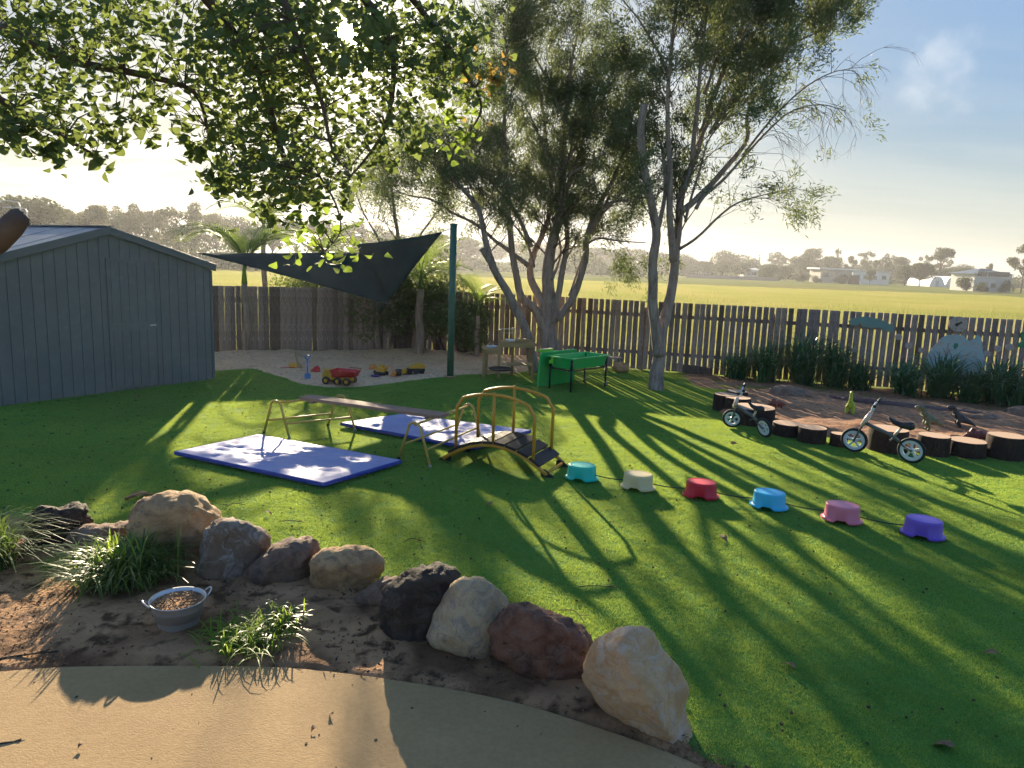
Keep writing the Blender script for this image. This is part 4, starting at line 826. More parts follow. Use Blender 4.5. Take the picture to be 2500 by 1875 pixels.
for t in (0.0, 1.0):
    b = MB(); q = arc(t); b.tube([q + Vector((0.01 if t == 0 else -0.01, 0, 0.004)), q + Vector((0.01 if t == 0 else -0.01, BWD, 0.004))], 0.017, 10); b.build('end_bar', M_yel, bridge, smooth=True)
    for yy in (0, BWD):
        d = -1 if t == 0 else 1; b = MB(); b.prism([(-.05, 0.0), (.10, 0.0), (.075, .022), (-.01, .075), (-.05, .06)] if t == 1 else [(-.10, 0.0), (.05, 0), (.05, .06), (.01, .075), (-.075, .022)], -0.014, 0.014, M=Matrix(((1, 0, 0), (0, 0, 1), (0, 1, 0))), c=(q.x - d * 0.02, yy + (0.034 if yy == 0 else -0.034), 0)); b.build('rubber_foot', M_rubber, bridge, bevel=0.006)

# ------------------------------------------------------------------ trestles and balance plank
def trestle(n0, n1, f0, f1, label, m, h=0.415):
    base = (n0 + n1 + f0 + f1) / 4; base.z = 0; t = empty('trestle', base, 0, label, 'trestle', 'yellow tube trestles under the plank')
    ap = []
    for a, b_ in ((n0, n1), (f0, f1)):
        c = (a + b_) / 2 - base; A = a - base; B = b_ - base; w = (B - A) / 2
        pts = [A.copy(), c - w * 0.42 + Vector((0, 0, h * 0.80))]
        for k in range(1, 8):
            an = math.pi * k / 8; pts.append(c - w * 0.42 * math.cos(an) + Vector((0, 0, h * 0.80 + h * 0.20 * math.sin(an))))
        pts += [c + w * 0.42 + Vector((0, 0, h * 0.80)), B.copy()]
        MB().tube(pts, 0.0135, 12).build('a_frame', m, t, smooth=True); ap.append((A, B, c, w))
        for q in (A, B): MB().tube([q + Vector((0, 0, 0.0)), q + (c - q) * 0.05 + Vector((0, 0, 0.03))], 0.0165, 10).build('foot_cap', M_rubber if q is A else mat('foot_grey', (0.35, 0.34, 0.30)), t, smooth=True)
    (A, B, c, w), (A2, B2, c2, w2) = ap
    MB().tube([c + Vector((0, 0, h - 0.02)), c2 + Vector((0, 0, h - 0.02))], 0.0125, 12).build('top_rail', m, t, smooth=True)
    z = h * 0.40; f = 0.40 * 0.58 / 0.80
    for X, X2, c_, c2_ in ((A, A2, c, c2), (B, B2, c, c2)):
        MB().tube([X.lerp(c_, f) + Vector((0, 0, z)), X2.lerp(c2_, f) + Vector((0, 0, z))], 0.0115, 10).build('lower_rail', m, t, smooth=True)
    return t
trestle(P(644, 1058), P(707, 1071), P(800, 1040), P(868, 1053), 'pale yellow trestle under the left end of the plank', M_yel2)
trestle(P(973, 1121), P(1051, 1142), P(1108, 1068), P(1176, 1080), 'pale yellow trestle between the two mats and the bridge', M_yel2, 0.43)
zt = 0.455
q = [P(731, 969, zt), P(1073, 1015, zt), P(1128, 1006, zt), P(772, 960, zt)]
dl = (q[1] - q[0]).normalized(); pn = Vector((-dl.y, dl.x, 0)); L = (q[1] - q[0]).length; Wd = 0.205
plk = empty('balance_plank', q[0], math.atan2(dl.y, dl.x), 'long pinkish brown carpeted plank resting across two yellow trestles', 'plank')
b = MB(); b.box((L / 2, Wd / 2, -0.0185), (L, Wd, 0.036)); b.build('board', M_plank, plk, bevel=0.006)
for x in (0.16, L - 0.16):
    b = MB(); b.box((x, Wd / 2, -0.050), (0.05, Wd - 0.01, 0.026)); b.build('cleat', M_plank, plk, bevel=0.003)

# ------------------------------------------------------------------ blue mats
def crash_mat(c4, label, seed, th=0.048):
    o_ = c4[0]; base = Vector((o_.x, o_.y, 0.02)); t = empty('gym_mat', base, 0, label, 'mat', 'blue folding crash mats'); nx_, ny_ = 56, 28; V = []; Fq = []
    def pt(i, j, inset=0):
        a, b_ = i / nx_, j / ny_; return (c4[0] * (1 - a) * (1 - b_) + c4[1] * a * (1 - b_) + c4[2] * a * b_ + c4[3] * (1 - a) * b_) - base
    rn = Vector((seed * 7.7, seed, 0))
    for j in range(ny_ + 1):
        for i in range(nx_ + 1):
            p = pt(i, j); e_ = min(i, nx_ - i, (j) * 1.0, (ny_ - j) * 1.0) / 4; e_ = min(1, e_)
            w_ = noise.noise(Vector((p.x * 2.6, p.y * 2.6, 0)) + rn); r1 = abs(noise.noise(Vector((p.x * 4.2 + p.y * 3, p.y * 5 - p.x, 1)) + rn)); r2 = abs(noise.noise(Vector((p.x * 9, p.y * 7, 2)) + rn))
            z = th + e_ * (0.022 * w_ + 0.060 * (0.30 - min(r1, .30)) + 0.022 * (0.3 - min(r2, .3))) - (1 - e_) ** 2 * 0.006
            V.append((p.x, p.y, z - 0.02 + 0.02))
    for j in range(ny_):
        for i in range(nx_): a = j * (nx_ + 1) + i; Fq.append((a, a + 1, a + nx_ + 2, a + nx_ + 1))
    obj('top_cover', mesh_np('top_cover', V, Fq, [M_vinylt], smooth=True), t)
    b = MB(); ring = [(i, 0) for i in range(nx_)] + [(nx_, j) for j in range(ny_)] + [(nx_ - i, ny_) for i in range(nx_)] + [(0, ny_ - j) for j in range(ny_)]
    n = len(ring); cc = sum((pt(i, j) for i, j in ring), Vector()) / n
    for lv, (zz_, ou) in enumerate(((th - 0.004, 0.0), (th - 0.010, 0.010), (th * 0.55, 0.013), (th * .5, 0.007), (th * .45, 0.013), (0.008, 0.010), (0.0, -0.002))):
        for i, j in ring:
            p = pt(i, j); p = p + (p - cc).normalized() * ou * (1 + .5 * noise.noise(Vector((p.x * 7, p.y * 7, lv)))); b.v.append((p.x, p.y, zz_ + .0))
    for lv in range(6):
        for k in range(n): b.f.append((lv * n + k, lv * n + (k + 1) % n, (lv + 1) * n + (k + 1) % n, (lv + 1) * n + k)); b.m.append(0)
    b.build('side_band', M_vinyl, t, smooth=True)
zt = 0.06
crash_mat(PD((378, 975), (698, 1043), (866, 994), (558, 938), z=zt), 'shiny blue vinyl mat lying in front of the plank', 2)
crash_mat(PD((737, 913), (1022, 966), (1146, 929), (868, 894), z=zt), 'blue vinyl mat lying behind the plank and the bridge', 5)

# ------------------------------------------------------------------ green water table, its lid
WF, WR, WL0 = P(1393, 959), P(1480, 945), P(1332, 951)
ex = (WR - WF).normalized(); TLn = 0.98; ey = Vector((-ex.y, ex.x, 0)); TWd = 0.50
wt = empty('water_table', WF, math.atan2(ex.y, ex.x), 'green plastic water table on black legs with two castors', 'water table')
HT = 0.56
b = MB()
def ringbox(x0, x1, y0, y1, z): return [(x0, y0, z), (x1, y0, z), (x1, y1, z), (x0, y1, z)]
rings = [ringbox(0.05, TLn - 0.05, 0.05, TWd - 0.05, HT - 0.19), ringbox(-0.0, TLn, 0.0, TWd, HT - 0.015), ringbox(-0.035, TLn + 0.035, -0.035, TWd + 0.035, HT - 0.015), ringbox(-0.035, TLn + 0.035, -0.035, TWd + 0.035, HT + 0.004), ringbox(0.012, TLn - 0.012, 0.012, TWd - 0.012, HT + 0.004), ringbox(0.06, TLn - 0.06, 0.06, TWd - 0.06, HT - 0.18)]
for r_ in rings: b.v.extend(r_)
for k in range(5):
    for j in range(4): b.f.append((k * 4 + j, k * 4 + (j + 1) % 4, k * 4 + 4 + (j + 1) % 4, k * 4 + 4 + j)); b.m.append(0)
b.f.append((3, 2, 1, 0)); b.f.append((20, 21, 22, 23)); b.m += [0, 0]
b.build('trough', M_green, wt, bevel=0.008)
for x, y, cst in ((0.02, 0.02, 0), (0.02, TWd - 0.02, 0), (TLn - 0.02, 0.02, 1), (TLn - 0.02, TWd - 0.02, 1)):
    z0 = 0.09 if cst else 0.0; b = MB(); b.tube([(x, y, z0), (x, y, HT - 0.02)], 0.017, 10); b.tube([(x, y, HT - 0.19), (x, y, HT - 0.03)], 0.023, 10); o = b.build('leg', M_black, wt, smooth=True)
    if cst:
        o2 = MB(); o2.lathe([(0.0, -.012), (.036, -.012), (.042, -.006), (.042, .006), (.036, .012), (0, .012)], 20, c=(x + 0.02, y, 0.042), M=Matrix.Rotation(R(90), 3, 'X')); o2.build('castor', M_rubber, o, smooth=True)
        o2 = MB(); o2.box((x + 0.012, y - 0.018, 0.068), (0.022, 0.004, 0.07)); o2.box((x + 0.012, y + 0.018, 0.068), (0.022, 0.004, 0.07)); o2.build('castor_fork', M_metal, o)
b = MB(); zz_ = HT - 0.205
b.tube([(0.02, 0.02, zz_), (TLn - 0.02, 0.02, zz_)], 0.012, 8); b.tube([(0.02, TWd - 0.02, zz_), (TLn - 0.02, TWd - 0.02, zz_)], 0.012, 8); b.tube([(0.02, 0.02, zz_), (0.02, TWd - 0.02, zz_)], 0.012, 8); b.tube([(TLn - 0.02, 0.02, zz_), (TLn - 0.02, TWd - 0.02, zz_)], 0.012, 8)
b.build('under_frame', M_black, wt)
b = MB(); b.tube([(0.14, 0.2, HT - 0.19), (0.14, 0.2, HT - 0.235)], 0.012, 10); b.tube([(0.11, 0.2, HT - 0.235), (0.17, 0.2, HT - 0.235)], 0.009, 8); b.build('drain_tap', mat('white_plastic', (0.75, 0.75, 0.72), rough=0.4), wt)
b = MB(); b.prism([(-.035, -.0), (.06, 0), (.06, .05), (.02, .06), (.0, .12), (-.035, .13)], 0, 0.006, M=Matrix(((0, 0, 1), (1, 0, 0), (0, 1, 0))), c=(-0.045, TWd - 0.1, HT - 0.12)); b.build('lime_clip', M_lime, wt)
G0, G1 = P(1311, 946), P(1410, 930); gx = (G1 - G0); GL = 1.02; gx = gx.normalized(); gy = Vector((-gx.y, gx.x, 0))
lid = empty('table_lid', G0, math.atan2(gx.y, gx.x), 'green plastic lid with a lime strip leaning upright against the water table', 'lid')
Rl = Matrix.Rotation(R(-8), 3, 'X')
def rrect(w, h, r, n=5):
    out = []
    for cx_, cy_, a0 in ((w - r, h - r, 0), (r, h - r, 90), (r, r, 180), (w - r, r, 270)):
        for k in range(n + 1): a = R(a0 + 90 * k / n); out.append((cx_ + r * math.cos(a), cy_ + r * math.sin(a)))
    return out
Ml = Matrix.Rotation(R(90), 3, 'X'); MlT = Matrix.Rotation(R(4), 3, 'X') @ Ml
b = MB(); b.prism(rrect(GL, 0.60, 0.06), -0.02, 0.02, M=MlT, c=(0, 0, 0.003)); b.build('panel', M_green, lid, bevel=0.008)
b = MB(); b.prism([(0.02, 0.02), (GL - 0.02, 0.02), (GL - 0.02, 0.07), (0.02, 0.07)], 0.02, 0.03, M=MlT, c=(0, 0, 0.5)); b.build('panel_rib', M_green, lid)
b = MB(); b.box((0.22, 0.03, 0.618), (0.34, 0.07, 0.035)); b.build('lime_strip', M_lime, lid, bevel=0.004)
b = MB(); b.box((0.22, 0.03, 0.640), (0.34, 0.05, 0.010)); b.build('pale_strip', mat('cream_strip', (0.65, 0.55, 0.38)), lid, bevel=0.002)

# ------------------------------------------------------------------ wooden mud kitchen
KB, KC, KA = P(1217, 923), P(1256, 910), P(1182, 918)
kx = Vector((1, 0.10, 0)).normalized(); ky = Vector((-kx.y, kx.x, 0)); kit = empty('mud_kitchen', KB, math.atan2(kx.y, kx.x), 'unpainted timber mud kitchen bench with a tall frame beside the sand pit', 'play bench')
def post(x, y, h, nm='leg', s_=0.05): b = MB(); b.box((x, y, h / 2), (s_, s_, h)); b.build(nm, M_pine, kit, bevel=0.004)
post(0, 0, 0.88); post(0.28, 0.42, 0.88); post(-0.27, 0.04, 0.50); post(-0.2, 0.46, 0.50); post(0.62, 0.02, 0.30, s_=0.04); post(0.62, 0.40, 0.58)
def board(c, s_, nm, m=M_pine): b = MB(); b.box(c, s_); return b.build(nm, m, kit, bevel=0.003)
board((-0.14, 0.24, 0.515), (0.32, 0.52, 0.022), 'bench_top'); board((-0.14, -0.005, 0.475), (0.235, 0.022, 0.07), 'apron'); board((0.33, -0.0, 0.60), (0.6, 0.022, 0.07), 'apron'); board((0.34, 0.20, 0.645), (0.62, 0.34, 0.02), 'upper_top')
board((0.14, 0.21, 0.875), (0.30, 0.012, 0.012), 'cross_wire', M_metal); board((0.14, 0.21, 0.80), (0.30, 0.008, 0.008), 'cross_wire', M_metal)
board((-0.13, 0.0, 0.12), (0.22, 0.022, 0.04), 'stretcher'); board((0.40, 0.2, 0.235), (0.46, 0.34, 0.02), 'low_shelf')
for nm, c, s_, m, lb in (('tray', (-0.12, 0.2, 0.545), 0.11, mat('enamel', (0.6, 0.65, 0.7), rough=0.3), 'pale metal dish sitting on the lower bench of the mud kitchen'), ('tray', (0.2, 0.16, 0.675), 0.10, MATS['white_plastic'], 'white dish standing on the upper bench top')):
    o = MB().lathe([(0, 0), (s_ * .8, 0), (s_, 0.035), (s_ * .96, 0.035), (s_ * .78, 0.006), (0, 0.006)], 20).build(nm, m, smooth=True); wp = kit.matrix_basis @ Vector((c[0], c[1], c[2] - 0.018)); o.location = wp; tag(o, lb, 'dish')
o = MB().box((0, 0, 0.03), (0.24, 0.17, 0.045)).build('wooden_box', M_pine, bevel=0.004); o.location = kit.matrix_basis @ Vector((0.44, 0.2, 0.654)); tag(o, 'small wooden box on the right of the upper bench top', 'box')
o = MB().lathe([(0, 0), (0.19, 0), (0.215, 0.03), (0.205, 0.035), (0.18, 0.01), (0, 0.01)], 28).build('black_tray', M_black, smooth=True); o.location = P(1222, 903, 0.21); tag(o, 'round black tray held low behind the mud kitchen legs', 'tray')

# ------------------------------------------------------------------ log edging
def stump(cx, ytop, w, ybot, label, conv=(1650, 700, 2.602), seed=0, dk=1.0, name='log_stump'):
    u = conv[0] + cx / conv[2]; vt = conv[1] + ytop / conv[2]; vb = conv[1] + ybot / conv[2]; wp = w / conv[2]
    g = P(u, vb, 0.0); m_ = mpp(g); r = wp * m_ / 2; g = g + Vector((g.x, g.y, 0)).normalized() * r * dk; g.z = 0
    top = AT(u, vt, g.y).z; top = max(0.1, top); rn = random.Random(seed); n = 26
    root = empty(name, g, rn.uniform(0, 6), label, 'log stump', 'sawn log stumps edging the dirt patch')
    ir = [1 + 0.05 * noise.noise(Vector((math.cos(a) * 1.5, math.sin(a) * 1.5, seed))) + 0.02 * noise.noise(Vector((math.cos(a) * 6, math.sin(a) * 6, seed))) for a in [2 * math.pi * j / n for j in range(n)]]
    b = MB()
    for z, s_ in ((-0.02, 1.04), (top * 0.3, 1.0), (top * .7, .99), (top - 0.006, 0.985), (top, 0.96)):
        for j in range(n): a = 2 * math.pi * j / n; b.v.append((math.cos(a) * r * ir[j] * s_, math.sin(a) * r * dk * ir[j] * s_, z + (0.008 * noise.noise(Vector((j * .5, z, seed))))))
    for k in range(4):
        for j in range(n): b.f.append((k * n + j, k * n + (j + 1) % n, (k + 1) * n + (j + 1) % n, (k + 1) * n + j)); b.m.append(0)
    b.build('bark', M_stbark, root, smooth=True)
    b = MB(); tl = (rn.uniform(-.03, .03), rn.uniform(-.03, .03))
    for j in range(n): a = 2 * math.pi * j / n; x, y = math.cos(a) * r * ir[j] * 0.965, math.sin(a) * r * dk * ir[j] * 0.965; b.v.append((x, y, top + 0.002)); 
    b.f.append(tuple(range(n))); b.m.append(0); o = b.build('sawn_top', M_sttop, root)
    return root
ST = [(383, 663, 135, 735, 'furthest log stump at the left end of the edging'), (308, 683, 150, 795, 'leftmost tall log stump of the edging'), (283, 720, 62, 775, 'narrow short log stump in front of the leftmost tall one'), (385, 702, 165, 815, 'log stump between the leftmost stump and the left bike'),
      (482, 762, 275, 890, 'widest log stump behind the left balance bike'), (700, 866, 185, 960, 'low log stump just right of the left bike'), (858, 893, 175, 1002, 'low log stump left of the gap in the edging'), (1030, 932, 105, 1022, 'small log stump behind the front wheel of the right bike'),
      (1335, 900, 240, 1062, 'big log stump behind the frame of the right bike'), (1626, 943, 192, 1082, 'log stump in front of the green dinosaur'), (1838, 975, 222, 1092, 'wide low log stump in front of the red dinosaur'), (2080, 943, 222, 1106, 'tall log stump at the right with a bright sawn top'), (2238, 975, 130, 1095, 'log stump cut by the right edge of the picture')]
for i, (cx, yt, w, yb, lb) in enumerate(ST): stump(cx, yt, w, yb, lb, seed=i + 2)
A_, B_ = P(1790 * K, 868 * K), P(2128 * K, 908 * K)
o = MB().tube([Vector((0, 0, 0.05)), (B_ - A_) * 0.5 + Vector((0, 0, 0.055)), (B_ - A_) + Vector((0, 0, 0.05))], [0.065, 0.075, 0.065], 14).build('border_log', mat('border_log', (0.16, 0.10, 0.10), (0.11, 0.07, 0.07), 5, 0.85, 0.004, 30, stretch=(1, 6, 6)), smooth=True); o.location = A_; tag(o, 'long purplish brown log lying along the back of the dirt patch', 'log')
rock((1655, 832, 1745, 868), 'brown', 61, 'low brown rock behind the left balance bike', 4, group=None, dk=.8)
rock((2178, 878, 2262, 915), 'shale', 62, 'dark rock at the right edge of the dirt patch', 5, group=None, dk=.8)
rock((2090, 893, 2165, 915), 'brown', 63, 'flat brown stone at the right end of the border log', 4, group=None, dk=.8)
A_, B_ = P(1640, 905), P(1735, 921); b = MB(); L = (B_ - A_).length; b.box((L / 2, 0, 0.09), (L, 0.05, 0.18)); o = b.build('timber_sleeper', M_fw[4], bevel=0.006); o.location = A_; o.rotation_euler = (0, 0, math.atan2((B_ - A_).y, (B_ - A_).x)); tag(o, 'dark timber sleeper standing on edge at the fence foot right of the tree', 'sleeper')
rock((1322, 782, 1358, 806), 'tan', 64, 'pale stone under the fence behind the water table', 4, group=None, name='stone', sub=3)
o = MB(); o.box((0, 0, 0.27), (0.34, 0.2, 0.03)); o.box((-.13, 0, .13), (.04, .16, .26)); o.box((.13, 0, .13), (.04, .16, .26)); o = o.build('low_stool', M_fw[2], bevel=0.004); o.location = P(1495, 906); tag(o, 'small weathered stool in front of the fence right of the water table', 'stool')

# ------------------------------------------------------------------ balance bikes
M_bgrey = mat('bike_grey', (0.13, 0.135, 0.14), rough=0.35, metal=0.4)
M_pinkw = mat('bike_pink', (0.72, 0.50, 0.47), (0.78, 0.66, 0.62), 30, 0.4)
M_rim = mat('rim_white', (0.62, 0.68, 0.74), rough=0.4)
M_refl = mat('reflector', (0.85, 0.32, 0.10), rough=0.3)
def bike(front, rear, label, wr=0.145, steer=0.0, lean=0.0):
    d = front - rear; wb = d.length; base = (front + rear) / 2; base.z = 0.015; t = empty('balance_bike', base, math.atan2(d.y, d.x), label, 'balance bike', 'white wheeled balance bikes')
    t.rotation_euler = (lean, 0, math.atan2(d.y, d.x)); k = wr / 0.145; xf, xr = wb / 2, -wb / 2
    def wheel(x, st, refl):
        b = MB(); b.lathe([(wr, -.006), (wr, .006), (wr - .008, .018), (wr - .024, .020), (wr - .030, .012), (wr - .030, -.012), (wr - .024, -.020), (wr - .008, -.018)], 40, close=True); ty = b.build('wheel', M_rubber, t, smooth=True)
        ty.location = (x, 0, wr); ty.rotation_euler = (R(90), 0, st)
        b = MB(); r = wr - .030; b.lathe([(r, -.012), (r, .012), (r - .030 * k, .012), (r - .030 * k, -.012)], 40, close=True)
        for s_ in range(5):
            a = 2 * math.pi * s_ / 5 + .3; dx, dy = math.cos(a), math.sin(a); b.prism([(dx * .02 - dy * .011, dy * .02 + dx * .011), (dx * .02 + dy * .011, dy * .02 - dx * .011), (dx * (r - .026) + dy * .014, dy * (r - .026) - dx * .014), (dx * (r - .026) - dy * .014, dy * (r - .026) + dx * .014)], -.008, .008)
        b.lathe([(0, -.017), (.026, -.017), (.026, .017), (0, .017)], 16); b.build('rim', M_rim, ty)
        b = MB(); b.lathe([(0, -.03), (.012, -.03), (.012, .03), (0, .03)], 12); b.build('hub', M_bgrey, ty)
        if refl: b = MB(); b.box((r * .35, r * .48, 0.004), (.035, .018, .014), Matrix.Rotation(.9, 3, 'Z')); b.build('reflector', M_refl, ty)
    cs, sn = math.cos(steer), math.sin(steer)
    wheel(xf, steer, False); wheel(xr, 0, True)
    hx = xf - 0.16 * k; ht = Vector((hx + 0.045 * k, 0, wr * 2 + 0.06 * k)); hb_ = Vector((hx, 0, wr * 2 + 0.02))
    crown = Vector((xf - 0.07 * k, 0, wr * 2 + 0.035 * k)); head = Vector((xf - 0.16 * k, 0, wr * 2 + 0.215 * k))
    piv = Vector((xf, 0, 0)); rot = lambda p: piv + Matrix.Rotation(steer, 3, 'Z') @ (Vector(p) - piv)
    b = MB()
    for y in (-.032, .032): b.tube([rot((xf, y, wr)), rot(crown + Vector((0, y, 0))), rot(crown + Vector((-.012, y * .3, .03 * k)))], .010, 8)
    b.build('fork', M_bgrey, t, smooth=True)
    MB().tube([crown + Vector((-.004, 0, .012)), crown.lerp(head, .5), head], [.023, .029, .022], 12).build('head_tube', M_pinkw, t, smooth=True)
    bot = Vector((xr + .03, 0, wr + .015)); MB().tube([crown.lerp(head, .28), Vector((xr + .20 * k, 0, wr + 0.13 * k)), Vector((xr + .10, 0, wr + .05))], [.021, .021, .016], 12).build('main_tube', M_bgrey, t, smooth=True)
    b = MB()
    for y in (-.032, .032): b.tube([(xr + .11, y * .4, wr + .055), (xr, y, wr)], .009, 8)
    b.build('rear_stay', M_bgrey, t, smooth=True)
    MB().tube([Vector((xr + .20 * k, -.0, wr + .12 * k)), Vector((xr + .11 * k, 0, wr + .255 * k))], [.016, .013], 10).build('seat_post', M_pinkw, t, smooth=True)
    MB().tube([Vector((xr + .215 * k, -.05, wr + .085 * k)), Vector((xr + .215 * k, .05, wr + .085 * k))], .011, 8).build('foot_rest', M_bgrey, t)
    b = MB(); b.tube([(xr + .26 * k, 0, wr + .335 * k), (xr + .20 * k, 0, wr + .29 * k), (xr + .12 * k, 0, wr + .272 * k), (xr + .03 * k, 0, wr + .275 * k), (xr - .005 * k, 0, wr + .283 * k)], [.014 * k, .024 * k, .036 * k, .048 * k, .036 * k], 12); o = b.build('saddle', M_black, t, smooth=True); o.scale = (1, 1.1, 1)
    MB().tube([rot(head), rot(head + Vector((-.02, 0, .07 * k)))], .016, 10).build('stem', M_rim, t, smooth=True)
    hb = head + Vector((-.02, 0, .075 * k)); o = MB().tube([rot(hb + Vector((-.03, -.15 * k, .035 * k))), rot(hb + Vector((0, -.07 * k, .01))), rot(hb), rot(hb + Vector((0, .07 * k, .01))), rot(hb + Vector((-.03, .15 * k, .035 * k)))], .0105, 10).build('handlebar', M_rim, t, smooth=True)
    for s_ in (-1, 1): MB().tube([rot(hb + Vector((-.018, .095 * k * s_, .022 * k))), rot(hb + Vector((-.036, .17 * k * s_, .043 * k)))], [.016, .018], 12).build('grip', M_black, t, smooth=True)
    return t
bike(P(2083, 1106), P(2222, 1133), 'grey framed balance bike with white wheels leaning at the big stump', 0.148, 0.12, R(-7))
bike(P(1790, 1046), P(1858, 1067) + Vector((0.03, -0.06, 0)), 'smaller looking balance bike with its front wheel turned at the widest stump', 0.128, 0.75, R(-14))

# ------------------------------------------------------------------ blobby toys (one continuous body)
def blob(name, parts, m, parent=None, vox=0.006, base=None):
    b = MB()
    for pts, rad in parts: b.tube(sm(pts, 3) if len(pts) > 2 else pts, list(np.interp(np.linspace(0, len(rad) - 1, (len(pts) - 1) * 3 + 1 if len(pts) > 2 else 2), range(len(rad)), rad)) if len(pts) > 2 else rad, 12)
    o = b.build(name, m, parent, smooth=True); md = o.modifiers.new('r', 'REMESH'); md.mode = 'VOXEL'; md.voxel_size = vox; md.use_smooth_shade = True
    sm_ = o.modifiers.new('s', 'SMOOTH'); sm_.iterations = 4; sm_.factor = 0.5; return o
def dino(kind, p, rz, s_, col, name_label, cat='toy dinosaur'):
    t = empty('toy_dinosaur', p, rz, name_label, cat); m = mat('dino_' + str(len(MATS)), col, tuple(x * .55 for x in col), 30, 0.55, 0.0008, 80, spec=.4)
    V = lambda *a: Vector(a) * s_
    if kind == 'long':
        ps = [([V(-.34, 0, .12), V(-.2, 0, .2), V(0, 0, .26), V(.14, 0, .27), V(.22, 0, .40), V(.25, 0, .58), V(.27, 0, .66)], [.01 * s_, .05 * s_, .13 * s_, .11 * s_, .06 * s_, .045 * s_, .04 * s_]), ([V(.25, 0, .67), V(.38, 0, .655)], [.05 * s_, .03 * s_])]
        for x in (-.12, .13):
            for y in (-.08, .08): ps.append(([V(x, y, .24), V(x + .01, y, .02)], [.055 * s_, .045 * s_]))
    elif kind == 'rex':
        ps = [([V(-.42, 0, .12), V(-.25, 0, .22), V(0, 0, .32), V(.12, 0, .44), V(.18, 0, .58)], [.01 * s_, .06 * s_, .125 * s_, .09 * s_, .06 * s_]), ([V(.16, 0, .60), V(.30, 0, .62), V(.38, 0, .60)], [.06 * s_, .06 * s_, .035 * s_]), ([V(.18, 0, .56), V(.34, 0, .535)], [.035 * s_, .02 * s_])]
        for y in (-.09, .09): ps += [([V(0, y * .8, .32), V(.07, y, .2), V(-.0, y, .10), V(.04, y, .02)], [.08 * s_, .06 * s_, .03 * s_, .03 * s_]), ([V(.02, y, .02), V(.13, y, .018)], [.03 * s_, .022 * s_]), ([V(.14, y * .6, .44), V(.22, y * .8, .38), V(.25, y * .8, .41)], [.022 * s_, .018 * s_, .012 * s_])]
    else:
        ps = [([V(-.42, 0, .12), V(-.25, 0, .2), V(0, 0, .24), V(.2, 0, .22), V(.32, 0, .22)], [.01 * s_, .07 * s_, .14 * s_, .11 * s_, .09 * s_]), ([V(.3, 0, .24), V(.5, 0, .17)], [.10 * s_, .035 * s_]), ([V(.26, 0, .26), V(.20, 0, .42)], [.10 * s_, .07 * s_])]
        for y in (-.05, .05): ps.append(([V(.36, y, .28), V(.48, y * 1.4, .42)], [.022 * s_, .006 * s_]))
        for x in (-.14, .16):
            for y in (-.09, .09): ps.append(([V(x, y, .2), V(x + .01, y, .02)], [.055 * s_, .04 * s_]))
    blob('body', ps, m, t, 0.010 * s_ / 0.45 * 0.6)
    hx = {'long': (.30, .035, .68), 'rex': (.26, .05, .655), 'tri': (.40, .06, .25)}[kind]
    for y in (-1, 1):
        b = MB(); b.lathe([(0, -.014 * s_), (.011 * s_, -.006 * s_), (.014 * s_, 0), (.011 * s_, .006 * s_), (0, .014 * s_)], 8, c=Vector((hx[0], hx[1] * y, hx[2])) * s_); b.build('eye', M_black, t, smooth=True)
    return t
def Q(x, y, z=0.0, o=(1650, 700, 2.602)): p = P(o[0] + x / o[2], o[1] + y / o[2], z); return p
dino('long', Q(1105, 806, .07), R(-118), 0.50, (0.45, 0.60, 0.05), 'lime green long necked toy dinosaur on the dirt by the border log')
dino('tri', Q(645, 772, .07), R(200), 0.34, (0.26, 0.07, 0.05), 'small red toy dinosaur behind the widest log stump')
dino('rex', Q(1600, 915, .07), R(170), 0.50, (0.16, 0.19, 0.10), 'olive green toy dinosaur with open jaws behind the stumps')
dino('rex', Q(1800, 905, .07), R(165), 0.47, (0.045, 0.05, 0.055), 'dark grey standing toy dinosaur near the right end of the border log')
dino('tri', Q(1925, 992, .05), R(185), 0.44, (0.24, 0.06, 0.05), 'dark red horned toy dinosaur behind the wide low stump')

# ------------------------------------------------------------------ sand pit toys
M_ty = mat('toy_yellow', (0.66, 0.36, 0.03), (0.6, 0.32, 0.03), 20, 0.5); M_tr = mat('toy_red', (0.58, 0.03, 0.04), rough=0.45); M_tb = mat('toy_blue', (0.05, 0.22, 0.52), rough=0.45); M_to = mat('toy_orange', (0.70, 0.26, 0.06), rough=0.5)
def wheel_pair(t, x, y, r, w, hub=M_ty):
    b = MB(); b.lathe([(r * .55, -w / 2), (r * .95, -w / 2), (r, -w / 4), (r, w / 4), (r * .95, w / 2), (r * .55, w / 2)], 24, c=(x, y, r), M=Matrix.Rotation(R(90), 3, 'X'), close=True); o = b.build('wheel', M_rubber, t, smooth=True)
    b = MB(); b.lathe([(0, -w * .3), (r * .2, -w * .42), (r * .56, -w * .3), (r * .56, w * .3), (r * .2, w * .42), (0, w * .3)], 18, c=(x, y, r), M=Matrix.Rotation(R(90), 3, 'X')); b.build('hub', hub, o)
SZ = 0.045
def ontosand(u, v): p = P(u, v, 0.03); return p
t = empty('toy_dump_truck', ontosand(828, 937), R(166), 'yellow toy dump truck with a red tipper on the sand', 'toy truck')
for x in (.17, -.03, -.19):
    for y in (-.12, .12): wheel_pair(t, x, y, 0.062, .055)
b = MB(); b.box((0, 0, .09), (.46, .15, .05)); b.build('chassis', M_ty, t, bevel=.006)
b = MB(); b.prism([(.09, .10), (.26, .10), (.26, .16), (.22, .21), (.10, .22)], -.085, .085, M=Matrix(((1, 0, 0), (0, 0, 1), (0, 1, 0)))); b.box((.17, 0, .225), (.16, .20, .015)); b.build('cab', M_ty, t, bevel=.006)
